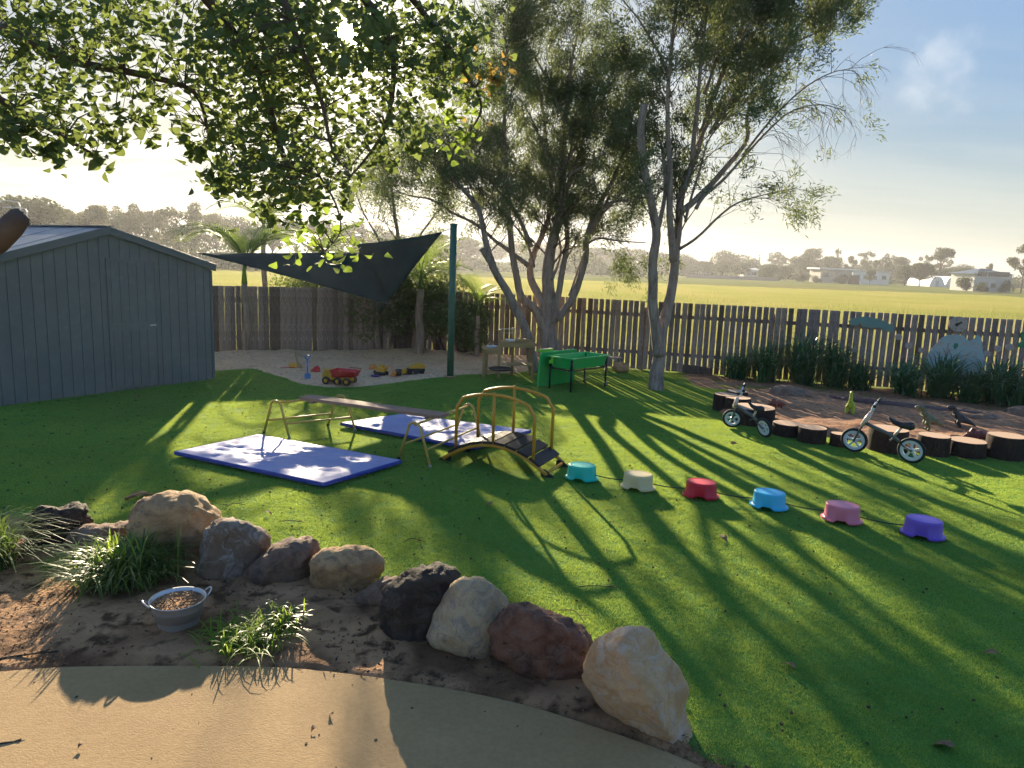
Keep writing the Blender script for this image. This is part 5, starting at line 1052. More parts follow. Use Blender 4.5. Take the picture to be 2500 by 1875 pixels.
b = MB(); b.v += [(-.30, -.06, .14), (.06, -.10, .12), (.06, .10, .12), (-.30, .06, .14), (-.33, -.13, .23), (.10, -.14, .235), (.10, .14, .235), (-.33, .13, .23)]
for f in ((3, 2, 1, 0), (0, 1, 5, 4), (1, 2, 6, 5), (2, 3, 7, 6), (3, 0, 4, 7)): b.f.append(f); b.m.append(0)
o = b.build('tipper', M_tr, t); md = o.modifiers.new('s', 'SOLIDIFY'); md.thickness = .01
t = empty('toy_excavator', ontosand(932, 916), R(-18), 'yellow toy excavator with its arm reaching down in the sand', 'toy excavator')
b = MB(); b.box((-.03, 0, .05), (.26, .05, .06)); 
for y in (-.06, .06): b.box((0, y, .035), (.20, .045, .07))
b.build('tracks', M_black, t, bevel=.02)
b = MB(); b.box((0, 0, .10), (.16, .13, .07)); b.box((-.01, .02, .155), (.08, .08, .06)); b.build('cab', M_ty, t, bevel=.008)
b = MB(); b.tube([(.06, 0, .13), (.15, 0, .185), (.22, 0, .10)], .014, 8); b.build('arm', M_to, t); b = MB(); b.box((.235, 0, .04), (.06, .08, .09), Matrix.Rotation(.3, 3, 'Y')); b.build('digger_bucket', M_to, t, bevel=.006)
t = empty('toy_loader_truck', ontosand(1012, 912), R(196), 'yellow and black toy loader truck with its scoop lowered on the sand', 'toy truck')
for x in (.10, -.02, -.12):
    for y in (-.085, .085): wheel_pair(t, x, y, 0.045, .04, M_black)
b = MB(); b.box((-.02, 0, .075), (.32, .13, .05)); b.build('chassis', M_black, t, bevel=.006)
b = MB(); b.prism([(-.18, .10), (.10, .10), (.10, .13), (.02, .165), (-.06, .19), (-.14, .19), (-.19, .13)], -.07, .07, M=Matrix(((1, 0, 0), (0, 0, 1), (0, 1, 0)))); b.build('cab', M_ty, t, bevel=.006)
b = MB(); b.tube([(.08, -.05, .12), (.17, -.05, .05)], .01, 6); b.tube([(.08, .05, .12), (.17, .05, .05)], .01, 6); b.box((.20, 0, .045), (.09, .16, .07), Matrix.Rotation(.4, 3, 'Y')); b.build('scoop', M_ty, t, bevel=.006)
o = MB().lathe([(0, 0), (.05, 0), (.062, .12), (.058, .12), (.047, .006), (0, .006)], 18).build('black_bucket', M_black, smooth=True); o.location = ontosand(973, 917); o.scale = (1, 1, .9); tag(o, 'small black bucket between the two yellow toy diggers', 'bucket')
pb = ontosand(751, 927); t = empty('toy_spade', pb, R(8), 'blue toy spade standing upright in the sand', 'toy spade'); pt_ = 0.40
b = MB(); b.prism([(-.045, 0), (.045, 0), (.05, .09), (.03, .11), (-.03, .11), (-.05, .09)], -.006, .006, M=Matrix(((1, 0, 0), (0, 0, 1), (0, 1, 0)))); b.build('blade', M_tb, t, bevel=.003)
MB().tube([(0, 0, .10), (0, 0, pt_ - .06)], .014, 10).build('shaft', M_tb, t, smooth=True)
MB().tube([(0, 0, pt_ - .07), (-.04, 0, pt_ - .03), (-.04, 0, pt_), (.045, 0, pt_ + .005), (.045, 0, pt_ - .03), (0, 0, pt_ - .07)], .010, 8).build('grip', M_tb, t, smooth=True)
t = empty('toy_crane', ontosand(722, 898), R(15), 'small yellow toy with a brown upright handle lying behind the blue spade', 'toy digger')
b = MB(); b.box((-.05, 0, .05), (.13, .10, .08)); b.build('body', M_ty, t, bevel=.01); b = MB(); b.tube([(.05, 0, .03), (-.01, 0, .27)], .014, 8); b.prism([(.0, 0), (.12, 0), (.09, .08), (.03, .10)], -.04, .04, M=Matrix(((1, 0, 0), (0, 0, 1), (0, 1, 0)))); b.build('handle', M_pine, t, bevel=.004)
b = MB(); b.prism([(-.08, 0), (.08, 0), (.08, .05), (.04, .11), (-.01, .09)], -.04, .04, M=Matrix(((1, 0, 0), (0, 0, 1), (0, 1, 0)))); o = b.build('red_scoop', M_tr, bevel=.01); o.location = ontosand(770, 907); tag(o, 'small red scoop lying right of the blue spade', 'toy scoop')
for (u, v, an, lb, m) in ((702, 899, .3, 'thin red stick lying left of the brown handle', M_tr), (866, 900, -.2, 'dark red toy rake lying in the middle of the sand pit', mat('dark_red', (.25, .04, .04)))):
    o = MB().tube([(-.13, 0, .012), (.13, 0, .012)], .010, 8).build('toy_rake', m, smooth=True); o.location = ontosand(u, v); o.rotation_euler = (0, 0, an); tag(o, lb, 'toy rake')
blobp = [([Vector((-.08, 0, .03)), Vector((0, 0, .06)), Vector((.08, 0, .03))], [.03, .07, .03])]
o = blob('sand_mould', blobp, M_to, None, .008); o.location = ontosand(912, 905); tag(o, 'peach coloured sand mould behind the toy excavator', 'sand mould')
o = MB().lathe([(0, .0), (.07, .0), (.08, .02), (0, .02)], 16).build('purple_dish', mat('purple_plastic', (.12, .08, .25)), smooth=True); o.location = ontosand(916, 919); tag(o, 'flat purple dish in front of the peach mould', 'dish')

# ------------------------------------------------------------------ painted boards hung on the fence
def fence_pt(u, v):
    d = ray(u, v); y = 13.0
    for _ in range(20): p = CAM + d * (y / d.y); y = fence_y(p.x) - 0.045
    return CAM + d * (y / d.y)
FE = (FC - FB).normalized(); FROT = math.atan2(FE.y, FE.x)
def hung(name, outline, o6, m, label, cat, th=0.012, off=0.0):
    pts = [fence_pt(o6[0] + x / o6[2], o6[1] + y / o6[2]) for x, y in outline]; c = sum(pts, Vector()) / len(pts); loc_ = [((p - c).dot(FE), p.z - c.z) for p in pts]
    b = MB(); b.prism(loc_, 0, th, M=Matrix(((1, 0, 0), (0, 0, -1), (0, 1, 0)))); o = b.build(name, m, bevel=.002); nn = Vector((FE.y, -FE.x, 0)); o.location = c + nn * (0.012 + off); o.rotation_euler = (0, 0, FROT); return tag(o, label, cat)
O6 = (2000, 740, 4.254)
M_map = mat('map_board', (0.46, 0.50, 0.48), (0.30, 0.50, 0.54), 2.2, 0.8, spec=.2, c3=(0.48, 0.40, 0.36), detail=4)
AUS = [(1090, 620), (1085, 680), (1150, 720), (1235, 750), (1300, 722), (1360, 730), (1430, 775), (1500, 800), (1560, 790), (1640, 740), (1690, 690), (1725, 620), (1715, 570), (1695, 500), (1690, 400), (1670, 350), (1640, 325), (1600, 375), (1560, 395), (1520, 370), (1490, 335), (1400, 325), (1310, 335), (1270, 360), (1230, 400), (1190, 440), (1130, 520)]
hung('map_board', AUS, O6, M_map, 'big pale blue and cream painted map shaped board on the fence', 'board')
M_fish = mat('fish_board', (0.17, 0.33, 0.31), (0.20, 0.28, 0.26), 4, 0.8, spec=.2)
FISH = [(300, 190), (330, 230), (380, 235), (425, 205), (440, 240), (490, 250), (560, 268), (600, 250), (640, 262), (690, 290), (740, 305), (775, 290), (782, 240), (770, 222), (720, 215), (660, 180), (590, 158), (500, 140), (440, 142), (380, 155), (330, 160)]
hung('fish_board', FISH, O6, M_fish, 'grey green whale shaped board near the top of the fence', 'board')
M_disc = mat('log_slice', (0.50, 0.42, 0.38), (0.40, 0.33, 0.30), 8, 0.85, c3=(.30, .23, .21))
def ell(cx, cy, rx, ry, n=22): return [(cx + rx * math.cos(2 * math.pi * k / n), cy + ry * math.sin(2 * math.pi * k / n)) for k in range(n)]
hung('log_slice', ell(1443, 218, 100, 80), O6, M_disc, 'large round log slice with a burnt mark above the map board', 'log slice')
for cx, cy, r, lb in ((822, 350, 38, 'small log slice below the tail of the whale board'), (925, 442, 40, 'small log slice halfway between the whale and the map'), (1058, 488, 34, 'small log slice touching the left side of the map board'), (1740, 525, 40, 'small log slice at the right side of the map board'), (1852, 472, 40, 'left one of two small log slices right of the map'), (1972, 455, 44, 'right one of two small log slices right of the map'), (362, 488, 34, 'small log slice under the whale board by the plants')):
    o = hung('log_slice', ell(cx, cy, r, r * .85), O6, M_disc, lb, 'log slice'); o['group'] = 'small log slices hung on the fence'
b = hung('leaf_board', [(2060, 420), (2100, 395), (2090, 350), (2085, 310), (2120, 285), (2170, 300), (2170, 460), (2120, 465), (2060, 455)], O6, mat('leaf_board', (0.04, 0.24, 0.12), rough=.6), 'green painted board cut by the right edge of the picture', 'board')
b = MB(); mk = [(-.07, -.02), (-.02, -.05), (.03, .01), (.07, .03), (.05, .06), (.0, .03), (-.04, .02)]
ms = [o for o in bpy.data.objects if o.name == 'log_slice'][0]; b.prism([(x * .9, y * .9) for x, y in mk], 0.0122, 0.0135, M=Matrix(((1, 0, 0), (0, 0, -1), (0, 1, 0)))); b.build('burnt_mark', M_darkbit, ms)
b = MB(); mo = [o for o in bpy.data.objects if o.name == 'map_board'][0]; b.prism([(-.10, .16), (-.06, .10), (-.02, .17), (-.03, .22), (-.08, .22)], 0.0122, 0.0132, M=Matrix(((1, 0, 0), (0, 0, -1), (0, 1, 0)))); b.build('green_patch', mat('map_green', (.05, .22, .12)), mo)
b = MB(); b.prism([(-.30, .015), (.10, .005), (.10, -.005), (-.30, .004)], 0.0122, 0.0132, M=Matrix(((1, 0, 0), (0, 0, -1), (0, 1, 0)))); b.prism([(-.20, .21), (-.165, .21), (-.165, -.2), (-.20, -.2)], 0.0122, 0.013, M=Matrix(((1, 0, 0), (0, 0, -1), (0, 1, 0)))); b.build('painted_line', mat('map_line', (.36, .34, .34)), mo)

# ------------------------------------------------------------------ palms
def frond_mesh(L, nleaf, ll, arch, seed, m, drop=0.5):
    rn = np.random.default_rng(seed); V = []; F_ = []; n = 14; pts = []
    for k in range(n + 1):
        t = k / n; pts.append(Vector((L * math.sin(arch * t) / max(arch, .1) * (1 - .12 * t), 0, L * (1 - math.cos(arch * t)) / max(arch, .1) * -1 + L * t * 0.0)))
    b = MB(); b.tube(pts, [0.014 * (1 - .8 * k / n) + .002 for k in range(n + 1)], 5, caps=False)
    for k in range(nleaf):
        t = 0.16 + 0.84 * k / nleaf; i = min(int(t * n), n - 1); p = pts[i].lerp(pts[i + 1], t * n - i); d = (pts[i + 1] - pts[i]).normalized(); l_ = ll * math.sin(math.pi * (0.12 + 0.80 * t)) ** .6 * rn.uniform(.85, 1.1)
        for s_ in (-1, 1):
            dd = (d * 0.65 + Vector((0, s_, 0)) * 0.8 + Vector((0, 0, .25))).normalized(); mid = p + dd * l_ * .5; tip = p + dd * l_ * .92 + Vector((0, 0, -drop * l_ * rn.uniform(.3, .8))); w = Vector((d.x, 0, d.z)) * 0.009
            b.quad(p - w * .6, p + w * .6, mid + w, mid - w); b.quad(mid - w, mid + w, tip)
    return b.mesh('frond', m)
FM = [frond_mesh(1.75, 34, .50, a, i, M_palm) for i, a in enumerate((0.9, 1.3, 1.7, 2.1))]
def palm(base, cz, label, n=14, s_=1.0, trunk_r=.07, seed=1, up=(60, 89)):
    rn = random.Random(seed); t = empty('palm', base, 0, label, 'palm')
    b = MB(); pts = [Vector((0.02 * math.sin(k * .9 + seed), 0.02 * math.cos(k), cz * k / 10 - (.05 if k == 0 else 0))) for k in range(11)]; b.tube(pts, [trunk_r * (1.25 - .4 * k / 10) * (1 + .05 * (k % 2)) for k in range(11)], 12); b.build('trunk', M_bark, t, smooth=True)
    b = MB(); b.tube([pts[-1], pts[-1] + Vector((0, 0, .35 * s_))], [trunk_r * .95, trunk_r * .4], 10); b.build('crownshaft', M_palm, t, smooth=True)
    for k in range(n):
        an = 2 * math.pi * k / n * 2.4 + rn.uniform(-.3, .3); el = R(rn.uniform(*up)); me = FM[rn.randrange(4)]
        o = obj('frond', me, t, (0, 0, cz + .28 * s_ * rn.uniform(.6, 1)), None, (s_ * rn.uniform(.8, 1.1),) * 3); o.rotation_euler = (rn.uniform(-.3, .3), -el, an)
    return t
def gp(u, y, z=0.0): p = AT(u * K, 900, y); p.z = z; return p
palm(gp(534, 14.85), 1.45, 'feathery palm with a thin pale trunk between the shed and the sail', 10, 1.08, .065, 3)
palm(gp(575, 17.5, -.4), 2.9, 'taller palm behind the fence whose top pokes into the leaves', 9, .9, .06, 4, (50, 88))
palm(gp(905, 15.6), 1.45, 'palm behind the green post with fronds spread below the sail', 12, .8, .08, 5, (35, 85))
palm(gp(1028, 15.4), .95, 'small bright green palm between the green post and the paperbark', 10, .62, .045, 6, (45, 88))
palm(gp(815, 15.9), 1.15, 'low palm under the sail near the back fence', 12, .75, .05, 7, (15, 80))
palm(gp(700, 17.2, -.4), 2.2, 'palm behind the fence rising over the left shade sail', 12, .9, .06, 8, (30, 85))

# ------------------------------------------------------------------ shrubs behind and before the far fence
def leafy(name, label, cat, base, blobs, n, ll, m, seed, group=None, trunk=None):
    rn = np.random.default_rng(seed); t = empty(name, base, 0, label, cat, group); Ps = []; w = np.array([b_[3] * b_[4] * b_[5] for b_ in blobs]); w = w / w.sum()
    for b_, k in zip(blobs, (w * n).astype(int)):
        d = rn.normal(size=(k, 3)); d /= np.linalg.norm(d, axis=1, keepdims=True); r = rn.uniform(0.35, 1.0, (k, 1)) ** .5; Ps.append(np.array(b_[:3]) + d * r * np.array(b_[3:6]) * (1 + .18 * rn.normal(size=(k, 1))))
    Pn = np.concatenate(Ps); Dn = rn.normal(size=Pn.shape); Dn[:, 2] -= .3
    o = obj('foliage', leaves_np(Pn, Dn, rn.uniform(.7, 1.2, len(Pn)) * ll, ll * .45, [m], 'foliage'), t); tag(o, kind='stuff')
    b = MB(); 
    for k in range(len(blobs)):
        c = Vector(blobs[k][:3]); b.tube([Vector((0.04 * k, 0, -.1)), c * .5, c], [.035, .025, .01], 6)
    b.build('stems', M_twig, t); return t
for i, (u, y, zb, h, w_, lb) in enumerate(((700, 16.9, -.4, 2.3, 1.0, 'leafy shrub behind the fence left of the blue spade'), (760, 16.2, 0, 1.7, .8, 'dark shrub in the back corner under the sail'), (800, 17.4, -.4, 2.9, 1.2, 'tall leafy shrub behind the fence under the sail'), (855, 16.0, 0, 1.9, .7, 'dark shrub left of the green post in front of the fence'), (885, 17.6, -.4, 3.1, 1.2, 'tall shrub behind the fence right of the sail dip'), (940, 16.1, 0, 1.7, .8, 'dark shrub just behind the green post'), (990, 16.0, 0, 1.25, .6, 'low shrub with pale flowers right of the green post'), (1030, 15.9, 0, 1.1, .5, 'low dark shrub left of the leaning paperbark stem'), (640, 17.6, -.4, 2.5, 1.1, 'leafy shrub behind the fence right of the feathery palm'))):
    b0 = gp(u, y, zb); rn = random.Random(i); bl = [(rn.uniform(-.5, .5) * w_, rn.uniform(-.3, .3), h * rn.uniform(.35, .85), w_ * .55, .45, h * .22) for _ in range(7)] + [(0, 0, h * .8, w_ * .6, .4, h * .2)]
    leafy('shrub', lb, 'shrub', b0, bl, 5200, .085, M_leafP, 70 + i, 'shrubs around the back corner of the yard')

# ------------------------------------------------------------------ broad leaved tree overhanging from the left
def heart(s_=1.0):
    pts = [(0, 0), (-.30, .02), (-.48, .22), (-.40, .52), (-.18, .80), (0, 1.05), (.18, .80), (.40, .52), (.48, .22), (.30, .02)]
    return pts
def leaf_mesh(m, name='leaf', curl=.18):
    b = MB(); h = heart(); 
    for x, y in h: b.v.append((x * 1.0, y, -curl * (y - .3) ** 2 + .35 * abs(x) * abs(x)))
    b.v.append((0, .5, -.01)); c = len(b.v) - 1
    for k in range(len(h)): b.f.append((k, (k + 1) % len(h), c)); b.m.append(0)
    return b.mesh(name, m)
LM = [leaf_mesh(M_leafP, 'leaf', .18), leaf_mesh(M_leafP, 'leaf', .5), leaf_mesh(M_leafY, 'leaf', .25), leaf_mesh(M_leafO, 'leaf', .3)]
ctb = Vector((-7.6, 5.2, 0)); ctree = empty('overhanging_tree', ctb, 0, 'broad leaved tree hanging its branches in from the top left', 'tree')
def CP(u, v, dist): return CAM + ray(u * K, v * K) * dist
def climb(pl, r0, r1, nm='branch'):
    pts = sm([CP(*q) for q in pl], 4); n = len(pts); b = MB(); b.tube([p - ctb for p in pts], [r0 + (r1 - r0) * i / (n - 1) for i in range(n)], 8); b.build(nm, M_twig, ctree, smooth=True); return pts
MB().tube([Vector((0, 0, -.1)), Vector((.1, .1, 1.2)), Vector((.25, .2, 2.6)), Vector((.7, .5, 4.0))], [.26, .21, .17, .12], 14).build('trunk', M_bark, ctree, smooth=True)
br = []
br.append(climb([(-420, 60, 8.6), (-150, -60, 8), (100, -90, 7.4), (400, -60, 7.0), (700, -60, 6.8), (1000, -40, 7.2)], .10, .03))
br.append(climb([(-250, 20, 8), (0, 60, 7.6), (150, 130, 7.4), (300, 160, 7.2), (420, 200, 7.4), (450, 290, 7.6)], .05, .012))
br.append(climb([(400, -60, 7), (480, 40, 7.2), (560, 160, 7.4), (600, 300, 7.2), (640, 400, 7.0), (690, 430, 7.0)], .05, .010))
br.append(climb([(740, -60, 6.8), (830, 60, 7.0), (850, 180, 7.2), (820, 300, 7.4), (740, 400, 7.2)], .04, .008))
br.append(climb([(850, -50, 7), (940, 60, 7.4), (1000, 150, 7.6), (1040, 230, 7.6), (1010, 290, 7.6)], .03, .006))
br.append(climb([(-200, 100, 7), (-60, 180, 7), (60, 250, 7.2), (160, 310, 7.4), (215, 340, 7.4)], .04, .008))
br.append(climb([(690, 380, 6.6), (725, 440, 6.6), (735, 500, 6.6), (700, 545, 6.6)], .010, .004))
br.append(climb([(600, -60, 6.6), (640, 80, 6.5), (690, 200, 6.5), (720, 330, 6.5), (760, 370, 6.5)], .03, .006))
stub = MB(); spt = [CP(-60, 545, 4.6), CP(-10, 520, 4.5), CP(22, 492, 4.45), CP(44, 468, 4.4), CP(52, 462, 4.4)]; stub.tube([p - ctb for p in spt], [.075, .066, .058, .050, .034], 14); stub.build('cut_limb', M_twig, ctree, smooth=True)
sp2 = [Vector((.15, .15, 1.7)), spt[0] - ctb]; MB().tube([Vector((.1, .1, 1.5)), (Vector((.1, .1, 1.5)) + sp2[1]) / 2 + Vector((0, 0, -.1)), sp2[1]], [.15, .12, .10], 12).build('cut_limb', M_twig, ctree, smooth=True)
# clumps of leaves: (u, v, ru, rv, clumps, dist, spread in m, kind)
EL = [(60, 60, 110, 90, 26, 7.4, 0), (170, 40, 120, 80, 26, 7.2, 0), (300, 30, 110, 60, 18, 7.2, 0), (80, 190, 100, 80, 22, 7.3, 0), (40, 260, 50, 40, 7, 7.2, 0), (200, 190, 90, 70, 10, 7.4, 0), (180, 290, 60, 40, 7, 7.3, 0), (330, 160, 90, 80, 10, 7.4, 0), (290, 240, 60, 30, 5, 7.4, 0),
      (440, 60, 90, 80, 26, 7.0, 0), (540, 70, 100, 90, 34, 7.0, 0), (640, 60, 90, 80, 28, 6.9, 0), (520, 190, 90, 90, 30, 7.0, 0), (610, 210, 80, 90, 28, 7.0, 0), (560, 310, 95, 70, 26, 7.1, 0), (500, 320, 50, 40, 7, 7.2, 0), (640, 340, 60, 60, 14, 6.9, 0), (520, 380, 60, 40, 8, 7.0, 0), (570, 410, 40, 35, 6, 6.9, 0), (620, 400, 60, 35, 9, 6.8, 0), (700, 400, 40, 30, 5, 6.8, 0),
      (690, 210, 45, 90, 14, 7.1, 0), (760, 30, 90, 50, 18, 7.0, 0), (830, 90, 70, 70, 12, 7.1, 0), (860, 180, 80, 80, 16, 7.2, 0), (800, 260, 80, 60, 14, 7.2, 0), (900, 40, 90, 50, 11, 7.3, 0), (940, 110, 60, 60, 9, 7.3, 0), (990, 40, 70, 45, 10, 7.4, 0), (740, 330, 60, 40, 8, 7.1, 0), (890, 260, 50, 50, 7, 7.3, 0), (420, 290, 60, 20, 3, 7.4, 0), (430, 160, 30, 50, 4, 7.3, 0), (1010, 90, 30, 30, 3, 7.4, 0),
      (752, 80, 60, 60, 26, 6.9, 0), (752, 90, 110, 90, 26, 7.3, 0), (690, 500, 50, 35, 7, 6.6, 1), (740, 540, 40, 22, 5, 6.6, 1), (665, 560, 25, 12, 1, 6.6, 1), (975, 240, 30, 50, 5, 7.5, 1), (1020, 190, 40, 40, 5, 7.6, 1), (1055, 165, 30, 25, 3, 7.6, 2), (1060, 230, 20, 20, 1, 7.6, 2), (1000, 160, 40, 50, 5, 7.5, 0), (960, 200, 50, 50, 5, 7.5, 0), (995, 290, 22, 18, 2, 7.6, 1), (560, 430, 25, 14, 2, 6.7, 1)]
rn = random.Random(77); leafs = []; tw = MB(); allb = [p for b_ in br for p in b_]
_q = SUN_DIR; SUNP = ((_q.dot(_r) / _q.dot(_f) * F_PX + 1250) / K, (937.5 - _q.dot(_u) / _q.dot(_f) * F_PX) / K); print('sun at', SUNP)
for (u, v, ru, rv, nc, dist, kd) in EL:
    nc = int(nc * 1.35)
    for _ in range(nc):
        a = rn.uniform(0, 6.283); r = math.sqrt(rn.random()); uu = u + math.cos(a) * r * ru; vv = v + math.sin(a) * r * rv
        c = CP(uu, vv, dist + rn.uniform(-.8, 1.0) * (1 if kd == 0 else .2)); best = min(allb[::2], key=lambda q: (q - c).length_squared)
        mid = best.lerp(c, .5) + Vector((rn.gauss(0, .05), rn.gauss(0, .05), .06)); pass
        qc = c - CAM; qc = ((qc.dot(_r) / qc.dot(_f) * F_PX + 1250) / K - SUNP[0], (937.5 - qc.dot(_u) / qc.dot(_f) * F_PX) / K - SUNP[1])
        if math.hypot(*qc) > 70: tw.tube([best - ctb, mid - ctb, c - ctb], [.006, .004, .002], 3, caps=False)
        for _ in range(rn.randint(8, 15) if kd == 0 else rn.randint(4, 8)):
            p = c + Vector((rn.gauss(0, .13), rn.gauss(0, .13), rn.gauss(0, .12)))
            q = p - CAM; q = (q.dot(_r) / q.dot(_f) * F_PX + 1250) / K, (937.5 - q.dot(_u) / q.dot(_f) * F_PX) / K
            if math.hypot(q[0] - SUNP[0], q[1] - SUNP[1]) < rn.uniform(15, 33): continue
            leafs.append((p, kd, rn.uniform(.045, .082) if kd == 0 else rn.uniform(.06, .095)))
SPR = [((40, 240), (70, 275), (120, 300), (128, 335)), ((130, 250), (160, 290), (200, 315), (216, 350)), ((20, 230), (30, 270), (20, 300)), ((60, 260), (90, 300), (100, 330)), ((250, 230), (300, 260), (330, 300)), ((330, 200), (380, 240), (400, 290)), ((200, 240), (240, 280), (245, 310)), ((480, 280), (440, 310), (415, 330)), ((490, 350), (455, 365), (450, 385)), ((540, 380), (500, 400), (480, 395)), ((600, 400), (590, 440), (575, 470)), ((640, 390), (660, 420), (700, 445)), ((700, 370), (740, 400), (745, 440)), ((790, 270), (830, 320), (850, 345)), ((830, 300), (800, 350), (770, 380)), ((880, 230), (900, 290), (890, 320)), ((930, 60), (960, 110), (930, 150)), ((1000, 20), (1030, 60), (1020, 110)), ((960, 100), (990, 130), (1010, 90)), ((560, 330), (610, 380), (620, 440)), ((660, 330), (640, 380), (650, 420)), ((930, 180), (950, 230), (985, 270), (1000, 300)), ((990, 140), (1040, 150), (1080, 175))]
for sp_i, pl in enumerate(SPR):
    dd = 6.9 + .03 * sp_i; pts = sm([CP(u, v, dd) for u, v in pl], 5); near_ = min(allb[::2], key=lambda q: (q - pts[0]).length_squared); tw.tube([near_ - ctb, (near_ + pts[0]) / 2 - ctb + Vector((0, 0, .05))] + [p - ctb for p in pts], [.008, .006] + [.005 - .0035 * k / len(pts) for k in range(len(pts))], 4, caps=False)
    for k in range(len(pts)):
        for _ in range(2 if k < len(pts) - 3 else 4):
            p = pts[k] + Vector((rn.gauss(0, .035), rn.gauss(0, .035), rn.gauss(-.03, .03))); kd = 1 if sp_i == 21 and k > 6 else 2 if sp_i == 22 and k > 5 else 0; leafs.append((p, kd, rn.uniform(.07, .105)))
tag(tw.build('twigs', M_twig, ctree), kind='stuff')
rn.shuffle(leafs); leafs.sort(key=lambda q: -q[2] if q[1] == 0 else -1)
npart = 298; rest = []
def lrot(rn): return (rn.gauss(math.pi * .9, .7), rn.gauss(0, .5), rn.uniform(0, 6.283))
for i, (p, kd, s_) in enumerate(leafs):
    if i < npart:
        me = LM[2] if kd == 1 and rn.random() < .8 else (LM[3] if kd == 2 and rn.random() < .75 else LM[rn.randrange(2)])
        obj('leaf', me, ctree, tuple(p - ctb), lrot(rn), (s_, s_, s_))
    else: rest.append((p, kd, s_))
hb = np.array([list(v.co) for v in LM[0].vertices]); hf = np.array([list(f.vertices) for f in LM[0].polygons]); VV = []; FF = []; FM_ = []
from mathutils import Euler
for i, (p, kd, s_) in enumerate(rest):
    M_ = np.array(Euler(lrot(rn)).to_matrix()); VV.append((hb * s_) @ M_.T + np.array(p - ctb)); FF.append(hf + i * len(hb)); FM_.append(np.full(len(hf), 1 if kd == 1 else 2 if kd == 2 and rn.random() < .7 else 0))
tag(obj('foliage', mesh_np('foliage', np.concatenate(VV), np.concatenate(FF), [M_leafP, M_leafY, M_leafO], fmat=np.concatenate(FM_)), ctree), kind='stuff')
print('canopy leaves', len(leafs))

# ------------------------------------------------------------------ distant trees
def proto(kind, seed):
    rn = np.random.default_rng(seed); bl = []
    if kind == 'round':
        for _ in range(16): a = rn.uniform(0, 6.28); r = rn.uniform(0, .32); bl.append((r * math.cos(a), r * math.sin(a), rn.uniform(.35, .78), rn.uniform(.14, .22), rn.uniform(.14, .22), rn.uniform(.12, .20)))
        n = 6500; q = .036; z0 = .25
    elif kind == 'gum':
        for _ in range(13): a = rn.uniform(0, 6.28); r = rn.uniform(.05, .34); bl.append((r * math.cos(a), r * math.sin(a), rn.uniform(.42, .92), rn.uniform(.07, .15), rn.uniform(.07, .15), rn.uniform(.05, .10)))
        n = 4200; q = .028; z0 = .4
    elif kind == 'shrub':
        for _ in range(10): a = rn.uniform(0, 6.28); r = rn.uniform(0, .3); bl.append((r * math.cos(a), r * math.sin(a), rn.uniform(.2, .7), .2, .2, .2))
        n = 2600; q = .05; z0 = .1
    else:
        for k in range(9): bl.append((0, 0, .12 + .095 * k, .10 * (1.15 - k / 9), .10 * (1.15 - k / 9), .07))
        n = 1800; q = .03; z0 = .1
    Ps = []; w = np.array([b_[3] * b_[4] * b_[5] for b_ in bl]); w = w / w.sum()
    for b_, k in zip(bl, (w * n).astype(int)):
        d = rn.normal(size=(k, 3)); d /= np.linalg.norm(d, axis=1, keepdims=True); Ps.append(np.array(b_[:3]) + d * rn.uniform(.55, 1.08, (k, 1)) * np.array(b_[3:6]))
    Pn = np.concatenate(Ps); Dn = rn.normal(size=Pn.shape); crown = leaves_np(Pn, Dn, rn.uniform(.7, 1.4, len(Pn)) * q, q * .75, [M_leafG if kind == 'gum' else M_leafD], 'crown')
    b = MB(); b.tube([(0, 0, -.03), (.01, 0, z0), (.0, .01, .62)], [.022, .016, .008], 6)
    for b_ in bl[:7]:
        b.tube([(0, 0, z0 * .8), (b_[0] * .5, b_[1] * .5, (z0 + b_[2]) / 2), b_[:3]], [.012, .008, .003], 4)
    return crown, b.mesh('trunk', M_twig)
PR = {k: [proto(k, s_ + 31 * i) for i in range(3)] for s_, k in enumerate(('round', 'gum', 'shrub', 'cone'))}
USED = {}
def uniq(lb, u):
    USED.setdefault(lb, []).append(u); return lb
ORD = ['first', 'second', 'third', 'fourth', 'fifth', 'sixth', 'seventh', 'eighth', 'ninth', 'tenth', 'eleventh', 'twelfth', 'thirteenth', 'fourteenth', 'fifteenth', 'sixteenth', 'seventeenth', 'eighteenth', 'nineteenth', 'twentieth']
FT = []
def far_tree(u, vt, w, kind, y, label, group, i):
    base = AT(u, 700, y); base.z = FIELD_Z - .05; top = AT(u, vt, y).z; h = max(1.0, top - base.z); cr, tr_ = PR[kind][i % 3]; wd = w / F_PX * y / .78
    nm = {'round': 'distant_tree', 'gum': 'gum_tree', 'shrub': 'distant_shrub', 'cone': 'pine_tree'}[kind]
    FT.append((u, label)); t = empty(nm, base, i * 1.7, label, 'shrub' if kind == 'shrub' else 'tree', group)
    FT[-1] += (t,); sx = wd if kind != 'cone' else wd * 3.2; tr2 = obj('trunk', tr_, t, None, None, (sx, sx, h)); obj('crown', cr, t, None, None, (sx, sx, h))
Z5 = lambda x, y: (1650 + x / 2.602, 500 + y / 2.602)
